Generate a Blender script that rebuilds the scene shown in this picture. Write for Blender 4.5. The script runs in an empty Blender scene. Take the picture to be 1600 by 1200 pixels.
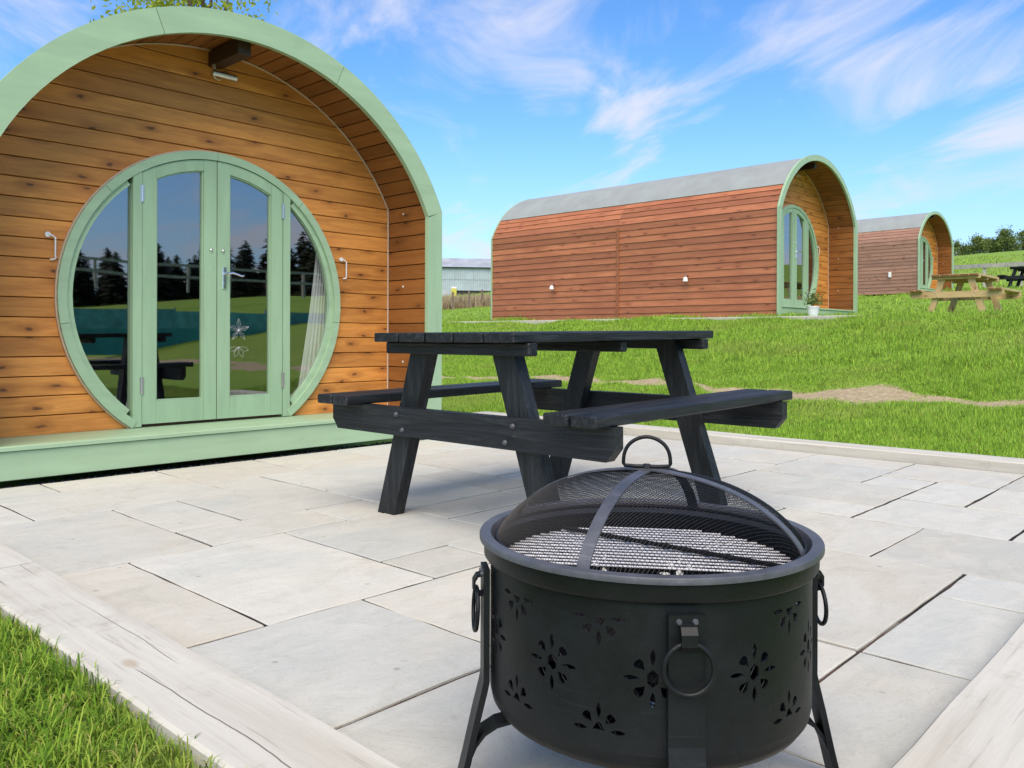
import bpy, bmesh, math, random
import numpy as np
from mathutils import Vector, Matrix
from mathutils.geometry import delaunay_2d_cdt

random.seed(7)
RNG = np.random.default_rng(11)
scene = bpy.context.scene
COL = scene.collection
PI = math.pi
def rad(a): return math.radians(a)

# ------------------------------------------------------------------ camera
AZ = rad(42.97)
FW = Vector((math.cos(AZ), math.sin(AZ), 0))
RT = Vector((math.sin(AZ), -math.cos(AZ), 0))
UP = Vector((0, 0, 1))
ROLL = math.atan(8 / 2594)
r2 = RT * math.cos(ROLL) + UP * math.sin(ROLL)
u2 = -RT * math.sin(ROLL) + UP * math.cos(ROLL)
cam_data = bpy.data.cameras.new('camera')
cam = bpy.data.objects.new('camera', cam_data)
COL.objects.link(cam)
M = Matrix((r2, u2, -FW)).transposed().to_4x4()
M.translation = Vector((0, 0, 0.73))
cam.matrix_world = M
cam_data.sensor_width = 36
cam_data.lens = 1293 / 1600 * 36
cam_data.shift_y = -72 / 1600
cam_data.clip_start = 0.02
cam_data.clip_end = 2000
scene.camera = cam

# ------------------------------------------------------------------ light
SUN_EL, SUN_AZ = rad(52), rad(222)      # sun stands behind the camera, a bit to its right
world = bpy.data.worlds.new('World')
scene.world = world
world.use_nodes = True
sun_data = bpy.data.lights.new('sun', 'SUN')
sun_data.energy = 3.1
sun_data.angle = rad(60)
sun_data.color = (1.0, 0.87, 0.71)
sun = bpy.data.objects.new('sun', sun_data)
COL.objects.link(sun)
sd = Vector((math.cos(SUN_AZ) * math.cos(SUN_EL), math.sin(SUN_AZ) * math.cos(SUN_EL), math.sin(SUN_EL)))
sun.rotation_euler = sd.to_track_quat('Z', 'Y').to_euler()
sun.location = sd * 30
vs = scene.view_settings
vs.view_transform = 'Standard'
vs.look = 'None'
vs.exposure = 0.80
vs.gamma = 1
vs.use_curve_mapping = False
scene.cycles.use_denoising = True
scene.cycles.max_bounces = 8
scene.cycles.transparent_max_bounces = 24
scene.cycles.sample_clamp_indirect = 8


class G:
    """small node-graph writer"""
    def __init__(s, tree):
        s.t = tree
    def n(s, typ, ins=None, **kw):
        nd = s.t.nodes.new('ShaderNode' + typ)
        for k, v in kw.items():
            setattr(nd, k, v)
        for k, v in (ins or {}).items():
            sk = nd.inputs[k]
            if isinstance(v, bpy.types.NodeSocket):
                s.t.links.new(v, sk)
            elif isinstance(v, bpy.types.Node):
                s.t.links.new(v.outputs[0], sk)
            else:
                sk.default_value = v
        return nd
    def math(s, op, a, b=0.0, clamp=False):
        return s.n('Math', {0: a, 1: b}, operation=op, use_clamp=clamp).outputs[0]
    def mix(s, fac, a, b, blend='MIX'):
        return s.n('MixRGB', {0: fac, 1: a, 2: b}, blend_type=blend).outputs[0]
    def ramp(s, fac, stops, interp='LINEAR'):
        nd = s.n('ValToRGB', {0: fac})
        el = nd.color_ramp.elements
        nd.color_ramp.interpolation = interp
        while len(el) < len(stops):
            el.new(0.5)
        for e, (p, c) in zip(el, stops):
            e.position = p
            e.color = c if len(c) == 4 else (*c, 1)
        return nd.outputs[0]
    def maprange(s, v, a, b, c=0.0, d=1.0, smooth=True):
        nd = s.n('MapRange', {0: v, 1: a, 2: b, 3: c, 4: d}, interpolation_type='SMOOTHSTEP' if smooth else 'LINEAR')
        return nd.outputs[0]


def grey(v): return (v, v, v, 1)
def c4(c): return (*c, 1) if len(c) == 3 else c

# sky with thin, streaky high cloud
wg = G(world.node_tree)
world.node_tree.nodes.clear()
tc = wg.n('TexCoord').outputs['Generated']
sky = wg.n('TexSky', sky_type='NISHITA')
sky.sun_disc = False
sky.sun_elevation = SUN_EL
sky.sun_rotation = PI / 2 - SUN_AZ
sky.altitude = 0
sky.air_density = 1.0
sky.dust_density = 0.0
sky.ozone_density = 4.5
sep = wg.n('SeparateXYZ', {0: tc})
zz = wg.math('ADD', wg.math('MAXIMUM', sep.outputs[2], 0.0), 0.16)
px = wg.math('DIVIDE', sep.outputs[0], zz)
py = wg.math('DIVIDE', sep.outputs[1], zz)
pv = wg.n('CombineXYZ', {0: px, 1: py, 2: 0.0})
mp0 = wg.n('Mapping', {'Vector': pv, 'Rotation': (0, 0, rad(-66))})
mp = wg.n('Mapping', {'Vector': mp0, 'Scale': (0.62, 1.10, 1), 'Location': (4.1, 3.3, 0)})
n1 = wg.n('TexNoise', {'Vector': mp, 'Scale': 1.9, 'Detail': 12.0, 'Roughness': 0.58, 'Distortion': 0.9})
n2 = wg.n('TexNoise', {'Vector': pv, 'Scale': 0.62, 'Detail': 2.0, 'Roughness': 0.5})
cl = wg.math('ADD', wg.math('MULTIPLY', n1.outputs[0], 0.75), wg.math('MULTIPLY', n2.outputs[0], 0.45))
cf = wg.maprange(cl, 0.565, 0.78, 0.0, 0.88)
low = wg.maprange(sep.outputs[2], 0.0, 0.26, 0.70, 0.0)      # thin veil towards the horizon
skyc = wg.n('HueSaturation', {'Color': sky, 'Hue': 0.503, 'Saturation': 1.2, 'Value': 1.1})
col = wg.mix(low, skyc.outputs[0], (2.0, 2.95, 4.45, 1))
col = wg.mix(cf, col, (4.0, 4.05, 4.7, 1))
bg = wg.n('Background', {0: col, 1: 0.12})
wo = wg.n('OutputWorld', {0: bg})


# ------------------------------------------------------------------ materials
def new_mat(name):
    m = bpy.data.materials.new(name)
    m.use_nodes = True
    m.node_tree.nodes.clear()
    g = G(m.node_tree)
    return m, g

def finish(g, shader):
    g.n('OutputMaterial', {0: shader})

def principled(g, color, rough=0.6, normal=None, metal=0.0, spec=0.5, **kw):
    ins = {'Base Color': color, 'Roughness': rough, 'Metallic': metal, 'Specular IOR Level': spec}
    if normal is not None:
        ins['Normal'] = normal
    ins.update(kw)
    return g.n('BsdfPrincipled', ins)

def rnd_coords(g, scale=(1, 1, 1), spread=23.0, obj=True):
    tcn = g.n('TexCoord').outputs['Object']
    oi = g.n('ObjectInfo').outputs['Random']
    off = g.n('CombineXYZ', {0: g.math('MULTIPLY', oi, spread), 1: g.math('MULTIPLY', oi, spread * 1.7), 2: g.math('MULTIPLY', oi, spread * 0.6)})
    v = g.n('VectorMath', {0: tcn, 1: off}, operation='ADD').outputs[0]
    mpn = g.n('Mapping', {'Vector': v, 'Scale': scale})
    return mpn.outputs[0], oi

def wood_mat(name, light, dark, axis='x', knot=(0.06, 0.025, 0.012), knots=0.5, rough=0.5, vary=0.22, grain=0.5, bump=0.25, spec=0.35, stain=None):
    """stained softwood, grain along the given local axis"""
    m, g = new_mat(name)
    a, c = 0.9, 9.0
    sc = {'x': (a, c, c), 'y': (c, a, c), 'z': (c, c, a)}[axis]
    v, oi = rnd_coords(g, sc)
    n1 = g.n('TexNoise', {'Vector': v, 'Scale': 2.2, 'Detail': 8.0, 'Roughness': 0.62, 'Distortion': 0.7}).outputs[0]
    n2 = g.n('TexNoise', {'Vector': v, 'Scale': 14.0, 'Detail': 4.0, 'Roughness': 0.6}).outputs[0]
    vk0, _ = rnd_coords(g, (1, 1, 1), 31.0)
    so = g.n('SeparateXYZ', {0: vk0}).outputs
    along = so[{'x': 0, 'y': 1, 'z': 2}[axis]]
    across = {'x': g.math('ADD', so[2], so[1]), 'y': g.math('ADD', so[2], so[0]), 'z': g.math('ADD', so[0], so[1])}[axis]
    vk = g.n('CombineXYZ', {0: g.math('MULTIPLY', along, 3.1), 1: g.math('MULTIPLY', across, 7.5), 2: 0.0}).outputs[0]
    warp = g.n('TexNoise', {'Vector': vk, 'Scale': 3.5, 'Detail': 4.0}).outputs['Color']
    vk = g.n('VectorMath', {0: vk, 1: g.n('VectorMath', {0: warp, 3: 0.22}, operation='SCALE').outputs[0]}, operation='ADD').outputs[0]
    vo = g.n('TexVoronoi', {'Vector': vk, 'Scale': 1.0, 'Randomness': 1.0}, voronoi_dimensions='2D')
    pick = g.n('SeparateColor', {0: vo.outputs['Color']}).outputs[0]
    has = g.math('LESS_THAN', pick, knots)
    core = g.math('MULTIPLY', g.maprange(vo.outputs['Distance'], 0.03, 0.10, 0.8, 0.0), has)
    halo = g.math('MULTIPLY', g.maprange(vo.outputs['Distance'], 0.08, 0.34, 0.6, 0.0), has)
    colr = g.ramp(g.math('ADD', g.math('MULTIPLY', n1, 0.8), g.math('MULTIPLY', n2, 0.22)),
                  [(0.33, dark), (0.62, light)])
    colr = g.mix(grain, c4(light), colr)
    st = g.n('TexNoise', {'Vector': v, 'Scale': 0.8, 'Detail': 5.0, 'Roughness': 0.6, 'Distortion': 0.3}).outputs[0]
    colr = g.mix(g.maprange(st, 0.54, 0.72, 0, 0.55), colr, c4(dark))
    colr = g.mix(halo, colr, c4(dark))
    colr = g.mix(core, colr, c4(knot))
    tone = g.math('ADD', 1 - vary / 2, g.math('MULTIPLY', oi, vary))
    colr = g.mix(1.0, colr, g.n('CombineColor', {0: tone, 1: tone, 2: tone}).outputs[0], 'MULTIPLY')
    if stain:
        big = g.n('TexNoise', {'Vector': g.n('TexCoord').outputs['Object'], 'Scale': 1.1, 'Detail': 4.0}).outputs[0]
        colr = g.mix(g.maprange(big, 0.48, 0.70, 0.0, 0.6), colr, c4(stain))
    h = g.math('ADD', g.math('MULTIPLY', n1, 0.6), g.math('MULTIPLY', n2, 0.5))
    bp = g.n('Bump', {'Strength': bump, 'Distance': 0.004, 'Height': h})
    finish(g, principled(g, colr, rough, bp.outputs[0], spec=spec))
    return m

def paint_mat(name, base, rough=0.45, amt=0.10, bump=0.12, spec=0.4, axis='x', dirt=None):
    m, g = new_mat(name)
    v, oi = rnd_coords(g, {'x': (1, 7, 7), 'z': (7, 7, 1), 'o': (3, 3, 3)}[axis])
    n1 = g.n('TexNoise', {'Vector': v, 'Scale': 2.0, 'Detail': 7.0, 'Roughness': 0.6}).outputs[0]
    n2 = g.n('TexNoise', {'Vector': v, 'Scale': 11.0, 'Detail': 5.0}).outputs[0]
    lo = tuple(x * (1 - amt * 1.6) for x in base)
    hi = tuple(min(1, x * (1 + amt)) for x in base)
    colr = g.ramp(n1, [(0.3, lo), (0.7, hi)])
    if dirt:
        b = g.n('TexNoise', {'Vector': g.n('TexCoord').outputs['Object'], 'Scale': 5.0, 'Detail': 8.0, 'Roughness': 0.7}).outputs[0]
        colr = g.mix(g.maprange(b, 0.58, 0.76, 0, 0.55), colr, c4(dirt))
    h = g.math('ADD', g.math('MULTIPLY', n1, 0.4), g.math('MULTIPLY', n2, 0.6))
    bp = g.n('Bump', {'Strength': bump, 'Distance': 0.003, 'Height': h})
    rr = g.math('ADD', rough - 0.08, g.math('MULTIPLY', n2, 0.16))
    finish(g, principled(g, colr, rr, bp.outputs[0], spec=spec))
    return m

def plain_mat(name, base, rough=0.5, metal=0.0, spec=0.5, amt=0.12, scale=6.0, bump=0.0):
    m, g = new_mat(name)
    v, oi = rnd_coords(g)
    n1 = g.n('TexNoise', {'Vector': v, 'Scale': scale, 'Detail': 6.0, 'Roughness': 0.6}).outputs[0]
    colr = g.ramp(n1, [(0.3, tuple(x * (1 - amt) for x in base)), (0.7, tuple(min(1, x * (1 + amt)) for x in base))])
    bp = None
    if bump:
        bp = g.n('Bump', {'Strength': bump, 'Distance': 0.004, 'Height': n1}).outputs[0]
    finish(g, principled(g, colr, rough, bp, metal=metal, spec=spec))
    return m

def stone_mat():
    m, g = new_mat('indian_sandstone')
    v, oi = rnd_coords(g)
    tcn = g.n('TexCoord').outputs['Object']
    wob = g.n('TexNoise', {'Vector': v, 'Scale': 1.6, 'Detail': 4.0, 'Roughness': 0.55, 'Distortion': 0.6}).outputs[0]
    fine = g.n('TexNoise', {'Vector': v, 'Scale': 26.0, 'Detail': 6.0, 'Roughness': 0.7}).outputs[0]
    layer = g.n('TexNoise', {'Vector': g.n('Mapping', {'Vector': v, 'Rotation': g.n('CombineXYZ', {2: g.math('MULTIPLY', oi, 40.0)}).outputs[0], 'Scale': (2.2, 5.0, 1)}).outputs[0], 'Scale': 1.5, 'Detail': 7.0, 'Roughness': 0.65, 'Distortion': 1.2}).outputs[0]
    base = g.ramp(oi, [(0.0, (0.425, 0.42, 0.365)), (0.25, (0.475, 0.465, 0.405)), (0.5, (0.43, 0.435, 0.39)), (0.75, (0.48, 0.455, 0.38)), (1.0, (0.455, 0.46, 0.415))])
    warm = g.mix(g.maprange(wob, 0.50, 0.68, 0, 0.55), base, (0.47, 0.43, 0.34, 1))
    cool = g.mix(g.maprange(wob, 0.46, 0.30, 0, 0.55), warm, (0.40, 0.42, 0.385, 1))
    colr = g.mix(g.maprange(layer, 0.38, 0.68, 0.0, 0.40), cool, (0.56, 0.545, 0.475, 1))
    colr = g.mix(g.maprange(fine, 0.56, 0.80, 0.0, 0.5), colr, (0.29, 0.275, 0.235, 1))
    blot = g.n('TexNoise', {'Vector': v, 'Scale': 5.5, 'Detail': 9.0, 'Roughness': 0.72, 'Distortion': 0.8}).outputs[0]
    colr = g.mix(g.maprange(blot, 0.50, 0.72, 0.0, 0.45), colr, (0.34, 0.34, 0.28, 1))
    colr = g.mix(g.maprange(blot, 0.40, 0.26, 0.0, 0.4), colr, (0.56, 0.545, 0.47, 1))
    spots = g.n('TexVoronoi', {'Vector': v, 'Scale': 6.0}).outputs['Distance']
    colr = g.mix(g.maprange(spots, 0.02, 0.07, 0.5, 0.0), colr, (0.16, 0.15, 0.12, 1))
    h = g.math('ADD', g.math('ADD', g.math('MULTIPLY', layer, 0.7), g.math('MULTIPLY', blot, 0.6)), g.math('MULTIPLY', fine, 0.3))
    bp = g.n('Bump', {'Strength': 0.8, 'Distance': 0.007, 'Height': h})
    grit = g.n('TexNoise', {'Vector': v, 'Scale': 150.0, 'Detail': 3.0, 'Roughness': 0.6}).outputs[0]
    colr = g.mix(g.maprange(grit, 0.58, 0.72, 0.0, 0.35), colr, (0.25, 0.235, 0.19, 1))
    tone = g.math('ADD', 0.98, g.math('MULTIPLY', g.math('FRACT', g.math('MULTIPLY', oi, 7.31)), 0.12))
    colr = g.mix(1.0, colr, g.n('CombineColor', {0: tone, 1: tone, 2: tone}).outputs[0], 'MULTIPLY')
    finish(g, principled(g, colr, 0.72, bp.outputs[0], spec=0.3))
    return m

def mortar_mat():
    m, g = new_mat('joint_sand')
    p = g.n('NewGeometry').outputs['Position']
    n1 = g.n('TexNoise', {'Vector': p, 'Scale': 3.2, 'Detail': 5.0}).outputs[0]
    n2 = g.n('TexNoise', {'Vector': p, 'Scale': 140.0, 'Detail': 4.0}).outputs[0]
    colr = g.ramp(n1, [(0.36, (0.012, 0.010, 0.008)), (0.52, (0.03, 0.025, 0.02)), (0.60, (0.09, 0.055, 0.042)), (0.70, (0.17, 0.16, 0.13))])
    colr = g.mix(g.maprange(n2, 0.45, 0.65, 0, 0.6), colr, (0.02, 0.018, 0.015, 1))
    bp = g.n('Bump', {'Strength': 0.8, 'Distance': 0.004, 'Height': n2})
    finish(g, principled(g, colr, 0.9, bp.outputs[0], spec=0.2))
    return m

def sleeper_mat(name, axis):
    m, g = new_mat(name)
    tcn = g.n('NewGeometry').outputs['Position']
    a, c = 0.8, 10.0
    sc = {'x': (a, c, c), 'y': (c, a, c)}[axis]
    v = g.n('Mapping', {'Vector': tcn, 'Scale': sc}).outputs[0]
    n1 = g.n('TexNoise', {'Vector': v, 'Scale': 1.4, 'Detail': 8.0, 'Roughness': 0.6, 'Distortion': 0.5}).outputs[0]
    n2 = g.n('TexNoise', {'Vector': v, 'Scale': 9.0, 'Detail': 6.0, 'Roughness': 0.65}).outputs[0]
    colr = g.ramp(n1, [(0.25, (0.42, 0.395, 0.325)), (0.5, (0.50, 0.48, 0.41)), (0.75, (0.57, 0.55, 0.48))])
    colr = g.mix(g.maprange(n2, 0.55, 0.78, 0, 0.30), colr, (0.38, 0.355, 0.30, 1))
    # long drying checks: dark lines that wander along the timber
    ob = g.n('SeparateXYZ', {0: g.n('TexCoord').outputs['Object']}).outputs
    al_, ac_ = (ob[0], ob[1]) if axis == 'x' else (ob[1], ob[0])
    oi = g.n('ObjectInfo').outputs['Random']
    line = None
    for c0, amp, wd, seed in ((-.035, .06, .0013, 3.0), (.048, .05, .0009, 9.0)):
        w1 = g.n('TexNoise', {'Vector': g.n('CombineXYZ', {0: al_, 1: g.math('MULTIPLY', oi, seed * 5), 2: seed}).outputs[0], 'Scale': 1.1, 'Detail': 6.0, 'Roughness': 0.55}).outputs[0]
        dd = g.math('ABSOLUTE', g.math('SUBTRACT', g.math('SUBTRACT', ac_, c0), g.math('MULTIPLY', g.math('SUBTRACT', w1, 0.5), amp)))
        on = g.maprange(g.n('TexNoise', {'Vector': g.n('CombineXYZ', {0: al_, 1: seed, 2: oi}).outputs[0], 'Scale': 1.6, 'Detail': 1.0}).outputs[0], 0.44, 0.50)
        l1 = g.math('MULTIPLY', g.maprange(dd, wd * .5, wd * 1.6, 1.0, 0.0), on)
        line = l1 if line is None else g.math('MAXIMUM', line, l1)
    colr = g.mix(g.math('MULTIPLY', line, 0.85), colr, (0.10, 0.085, 0.065, 1))
    kv = g.n('TexVoronoi', {'Vector': g.n('Mapping', {'Vector': tcn, 'Scale': {'x': (3, 6, 3), 'y': (6, 3, 3)}[axis]}).outputs[0], 'Scale': 1.0})
    kk = g.math('MULTIPLY', g.maprange(kv.outputs['Distance'], 0.05, 0.12, 0.6, 0.0), g.math('LESS_THAN', g.n('SeparateColor', {0: kv.outputs['Color']}).outputs[0], 0.35))
    colr = g.mix(kk, colr, (0.34, 0.26, 0.17, 1))
    dt = g.n('TexNoise', {'Vector': tcn, 'Scale': 7.0, 'Detail': 9.0, 'Roughness': 0.72}).outputs[0]
    colr = g.mix(g.maprange(dt, 0.52, 0.74, 0, 0.5), colr, (0.30, 0.275, 0.22, 1))
    fl = g.n('TexNoise', {'Vector': g.n('Mapping', {'Vector': tcn, 'Scale': {'x': (2.5, 60, 60), 'y': (60, 2.5, 60)}[axis]}).outputs[0], 'Scale': 1.0, 'Detail': 4.0, 'Roughness': 0.6}).outputs[0]
    colr = g.mix(g.maprange(fl, 0.58, 0.70, 0, 0.45), colr, (0.27, 0.25, 0.21, 1))
    h = g.math('SUBTRACT', g.math('ADD', g.math('MULTIPLY', n2, 0.5), g.math('MULTIPLY', fl, 0.5)), line)
    bp = g.n('Bump', {'Strength': 0.4, 'Distance': 0.004, 'Height': h})
    finish(g, principled(g, colr, 0.75, bp.outputs[0], spec=0.25))
    return m

def black_wood_mat(name, axis='x'):
    m, g = new_mat(name)
    a, c = 1.3, 16.0
    sc = {'x': (a, c, c), 'y': (c, a, c), 'z': (c, c, a)}[axis]
    v, oi = rnd_coords(g, sc)
    n1 = g.n('TexNoise', {'Vector': v, 'Scale': 2.0, 'Detail': 7.0, 'Roughness': 0.6, 'Distortion': 1.1}).outputs[0]
    n2 = g.n('TexNoise', {'Vector': v, 'Scale': 9.0, 'Detail': 4.0}).outputs[0]
    w = g.n('TexNoise', {'Vector': g.n('TexCoord').outputs['Object'], 'Scale': 26.0, 'Detail': 8.0, 'Roughness': 0.75}).outputs[0]
    colr = g.ramp(n1, [(0.32, (0.003, 0.004, 0.005)), (0.52, (0.010, 0.012, 0.014)), (0.72, (0.030, 0.034, 0.038))])
    colr = g.mix(g.maprange(w, 0.63, 0.72, 0, 0.45), colr, (0.14, 0.14, 0.10, 1))
    h = g.math('ADD', n1, g.math('MULTIPLY', n2, 0.5))
    bp = g.n('Bump', {'Strength': 0.9, 'Distance': 0.006, 'Height': h})
    finish(g, principled(g, colr, 0.5, bp.outputs[0], spec=0.38))
    return m

def iron_mat(name, base=(0.005, 0.006, 0.007), rough=0.45, spec=0.30):
    m, g = new_mat(name)
    v, oi = rnd_coords(g)
    n1 = g.n('TexNoise', {'Vector': v, 'Scale': 9.0, 'Detail': 8.0, 'Roughness': 0.7}).outputs[0]
    n2 = g.n('TexNoise', {'Vector': v, 'Scale': 60.0, 'Detail': 5.0, 'Roughness': 0.7}).outputs[0]
    colr = g.ramp(n1, [(0.3, tuple(x * 0.65 for x in base)), (0.72, tuple(x * 1.7 for x in base))])
    colr = g.mix(g.maprange(n2, 0.66, 0.78, 0, 0.45), colr, (0.045, 0.045, 0.042, 1))
    rust = g.n('TexNoise', {'Vector': v, 'Scale': 16.0, 'Detail': 6.0, 'Roughness': 0.7}).outputs[0]
    colr = g.mix(g.maprange(rust, 0.72, 0.80, 0, 0.5), colr, (0.09, 0.035, 0.015, 1))
    scr = g.n('TexNoise', {'Vector': g.n('Mapping', {'Vector': v, 'Scale': (3, 3, 70)}).outputs[0], 'Scale': 3.0, 'Detail': 5.0}).outputs[0]
    colr = g.mix(g.maprange(scr, 0.60, 0.78, 0, 0.35), colr, tuple(x * 4.0 for x in base) + (1,))
    rr = g.math('ADD', rough - 0.16, g.math('MULTIPLY', n1, 0.40))
    bp = g.n('Bump', {'Strength': 0.35, 'Distance': 0.002, 'Height': g.math('ADD', n2, n1)})
    finish(g, principled(g, colr, rr, bp.outputs[0], spec=spec))
    return m

def glass_mat(name):
    m, g = new_mat(name)
    fc = g.n('LayerWeight', {0: 0.5}).outputs['Facing']
    fr = g.math('ADD', 0.28, g.math('MULTIPLY', g.math('POWER', fc, 3.0), 0.45))
    wv = g.n('TexNoise', {'Vector': g.n('TexCoord').outputs['Object'], 'Scale': 2.2, 'Detail': 1.0}).outputs[0]
    bp = g.n('Bump', {'Strength': 0.05, 'Distance': 0.01, 'Height': wv}).outputs[0]
    gl = g.n('BsdfGlossy', {'Color': (0.95, 0.97, 0.98, 1), 'Roughness': 0.015, 'Normal': bp})
    tr = g.n('BsdfTransparent', {0: (0.90, 0.93, 0.92, 1)})
    finish(g, g.n('MixShader', {0: fr, 1: tr, 2: gl}))
    return m

def blade_mat(name, lo, mid, hi, dry=(0.30, 0.25, 0.10), patch=0.35):
    m, g = new_mat(name)
    t = g.n('Attribute', attribute_name='tint').outputs['Fac']
    p = g.n('NewGeometry').outputs['Position']
    big = g.n('TexNoise', {'Vector': p, 'Scale': 0.9, 'Detail': 4.0, 'Roughness': 0.6}).outputs[0]
    mid2 = g.n('TexNoise', {'Vector': p, 'Scale': 5.0, 'Detail': 3.0}).outputs[0]
    f = g.math('ADD', g.math('MULTIPLY', t, 0.62), g.math('MULTIPLY', mid2, 0.38))
    colr = g.ramp(f, [(0.12, lo), (0.5, mid), (0.85, hi)])
    colr = g.mix(g.math('MULTIPLY', g.maprange(big, 0.5, 0.68), patch), colr, c4(dry))
    colr = g.mix(g.math('MULTIPLY', g.math('GREATER_THAN', t, 0.965), 0.8), colr, c4(dry))
    nrm = g.n('VectorMath', {0: g.n('VectorMath', {0: g.n('NewGeometry').outputs['Normal'], 3: 0.45}, operation='SCALE').outputs[0], 1: (0, 0, 1)}, operation='ADD').outputs[0]
    nrm = g.n('VectorMath', {0: nrm}, operation='NORMALIZE').outputs[0]
    d = g.n('BsdfPrincipled', {'Base Color': colr, 'Roughness': 0.55, 'Specular IOR Level': 0.2, 'Normal': nrm})
    tl = g.n('BsdfTranslucent', {0: colr})
    finish(g, g.n('MixShader', {0: 0.25, 1: d, 2: tl}))
    return m

def ground_mat():
    m, g = new_mat('lawn_ground')
    p = g.n('NewGeometry').outputs['Position']
    s = g.n('Attribute', attribute_name='soil').outputs['Fac']
    n1 = g.n('TexNoise', {'Vector': p, 'Scale': 1.3, 'Detail': 6.0, 'Roughness': 0.6}).outputs[0]
    n2 = g.n('TexNoise', {'Vector': p, 'Scale': 22.0, 'Detail': 6.0, 'Roughness': 0.7}).outputs[0]
    far = g.n('TexNoise', {'Vector': p, 'Scale': 0.16, 'Detail': 5.0, 'Roughness': 0.6}).outputs[0]
    gr = g.ramp(n2, [(0.3, (0.10, 0.17, 0.02)), (0.6, (0.20, 0.33, 0.04)), (0.8, (0.30, 0.42, 0.07))])
    gr = g.mix(g.maprange(n1, 0.45, 0.7, 0, 0.5), gr, (0.26, 0.37, 0.06, 1))
    gr = g.mix(g.maprange(far, 0.45, 0.65, 0, 0.35), gr, (0.19, 0.22, 0.055, 1))
    so = g.ramp(n2, [(0.3, (0.24, 0.185, 0.105)), (0.7, (0.45, 0.37, 0.235))])
    ss = g.maprange(g.math('ADD', s, g.math('MULTIPLY', g.math('SUBTRACT', n2, 0.5), 0.6)), 0.38, 0.62)
    colr = g.mix(ss, gr, so)
    bp = g.n('Bump', {'Strength': 0.6, 'Distance': 0.02, 'Height': n2})
    finish(g, principled(g, colr, 0.9, bp.outputs[0], spec=0.15))
    return m

def mesh_leaf_mat(name, lo, hi, trans=0.3):
    m, g = new_mat(name)
    t = g.n('Attribute', attribute_name='tint').outputs['Fac']
    colr = g.ramp(t, [(0.1, lo), (0.9, hi)])
    d = g.n('BsdfPrincipled', {'Base Color': colr, 'Roughness': 0.6, 'Specular IOR Level': 0.25})
    tl = g.n('BsdfTranslucent', {0: colr})
    finish(g, g.n('MixShader', {0: trans, 1: d, 2: tl}))
    return m

MAT = {}
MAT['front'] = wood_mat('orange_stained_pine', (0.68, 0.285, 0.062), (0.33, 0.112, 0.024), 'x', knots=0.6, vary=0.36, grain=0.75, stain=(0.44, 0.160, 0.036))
MAT['lining'] = wood_mat('shaded_lining_pine', (0.30, 0.115, 0.028), (0.16, 0.058, 0.015), 'y', knots=0.4, vary=0.3, grain=0.7, stain=(0.20, 0.075, 0.022))  # darker than the wall pine: porch shade put into the colour
MAT['clad2'] = wood_mat('red_brown_cladding', (0.41, 0.155, 0.070), (0.25, 0.080, 0.034), 'y', knots=0.3, vary=0.45, grain=0.8, bump=0.5, stain=(0.29, 0.095, 0.045))
MAT['clad3'] = wood_mat('faded_brown_cladding', (0.34, 0.185, 0.125), (0.22, 0.105, 0.068), 'y', knots=0.3, vary=0.25, grain=0.8, bump=0.5)
MAT['beam'] = wood_mat('dark_beam', (0.05, 0.027, 0.015), (0.025, 0.013, 0.008), 'y', knots=0.3)
MAT['backing'] = plain_mat('dark_backing', (0.045, 0.022, 0.010), 0.8, spec=0.2)
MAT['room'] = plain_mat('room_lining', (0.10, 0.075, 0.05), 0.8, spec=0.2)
MAT['green'] = paint_mat('sage_green_paint', (0.335, 0.475, 0.295), 0.42, 0.07, axis='x', dirt=(0.25, 0.38, 0.235))
MAT['greenz'] = paint_mat('sage_green_paint_upright', (0.32, 0.46, 0.285), 0.40, 0.07, axis='z')
MAT['bead'] = plain_mat('pale_bead', (0.55, 0.40, 0.28), 0.6)
MAT['glass'] = glass_mat('door_glass')
MAT['chrome'] = plain_mat('chrome', (0.75, 0.75, 0.76), 0.12, metal=1.0)
MAT['steel'] = plain_mat('brushed_steel', (0.62, 0.60, 0.56), 0.32, metal=1.0)
MAT['white'] = plain_mat('white_metal', (0.78, 0.77, 0.75), 0.4)
MAT['felt'] = plain_mat('grey_roof_felt', (0.27, 0.29, 0.275), 0.75, spec=0.35, amt=0.10, scale=3.0, bump=0.15)
MAT['stone'] = stone_mat()
MAT['mortar'] = mortar_mat()
MAT['sleeper_x'] = sleeper_mat('pale_sleeper_x', 'x')
MAT['sleeper_y'] = sleeper_mat('pale_sleeper_y', 'y')
MAT['black_x'] = black_wood_mat('black_wood_x', 'x')
MAT['black_y'] = black_wood_mat('black_wood_y', 'y')
MAT['black_z'] = black_wood_mat('black_wood_z', 'z')
MAT['tan_x'] = wood_mat('tan_table_x', (0.56, 0.41, 0.20), (0.33, 0.205, 0.085), 'x', knots=0.3, bump=0.3)
MAT['tan_y'] = wood_mat('tan_table_y', (0.56, 0.41, 0.20), (0.33, 0.205, 0.085), 'y', knots=0.3, bump=0.3)
MAT['tan_z'] = wood_mat('tan_table_z', (0.56, 0.41, 0.20), (0.33, 0.205, 0.085), 'z', knots=0.3, bump=0.3)
MAT['tan_end'] = wood_mat('brown_plank_end', (0.20, 0.10, 0.045), (0.11, 0.05, 0.022), 'z', knots=0.1, bump=0.3)
MAT['iron'] = iron_mat('black_painted_iron')
MAT['iron_rim'] = iron_mat('skylit_iron_rim', (0.060, 0.062, 0.071), 0.42, 0.45)  # base lightened to carry the sky light on the flat rim top
MAT['iron_in'] = iron_mat('sooty_iron', (0.008, 0.008, 0.009), 0.7, 0.2)
MAT['strap'] = iron_mat('grey_iron_strap', (0.060, 0.062, 0.072), 0.40, 0.45)
MAT['wire'] = plain_mat('black_wire', (0.006, 0.006, 0.007), 0.5, spec=0.35)
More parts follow.
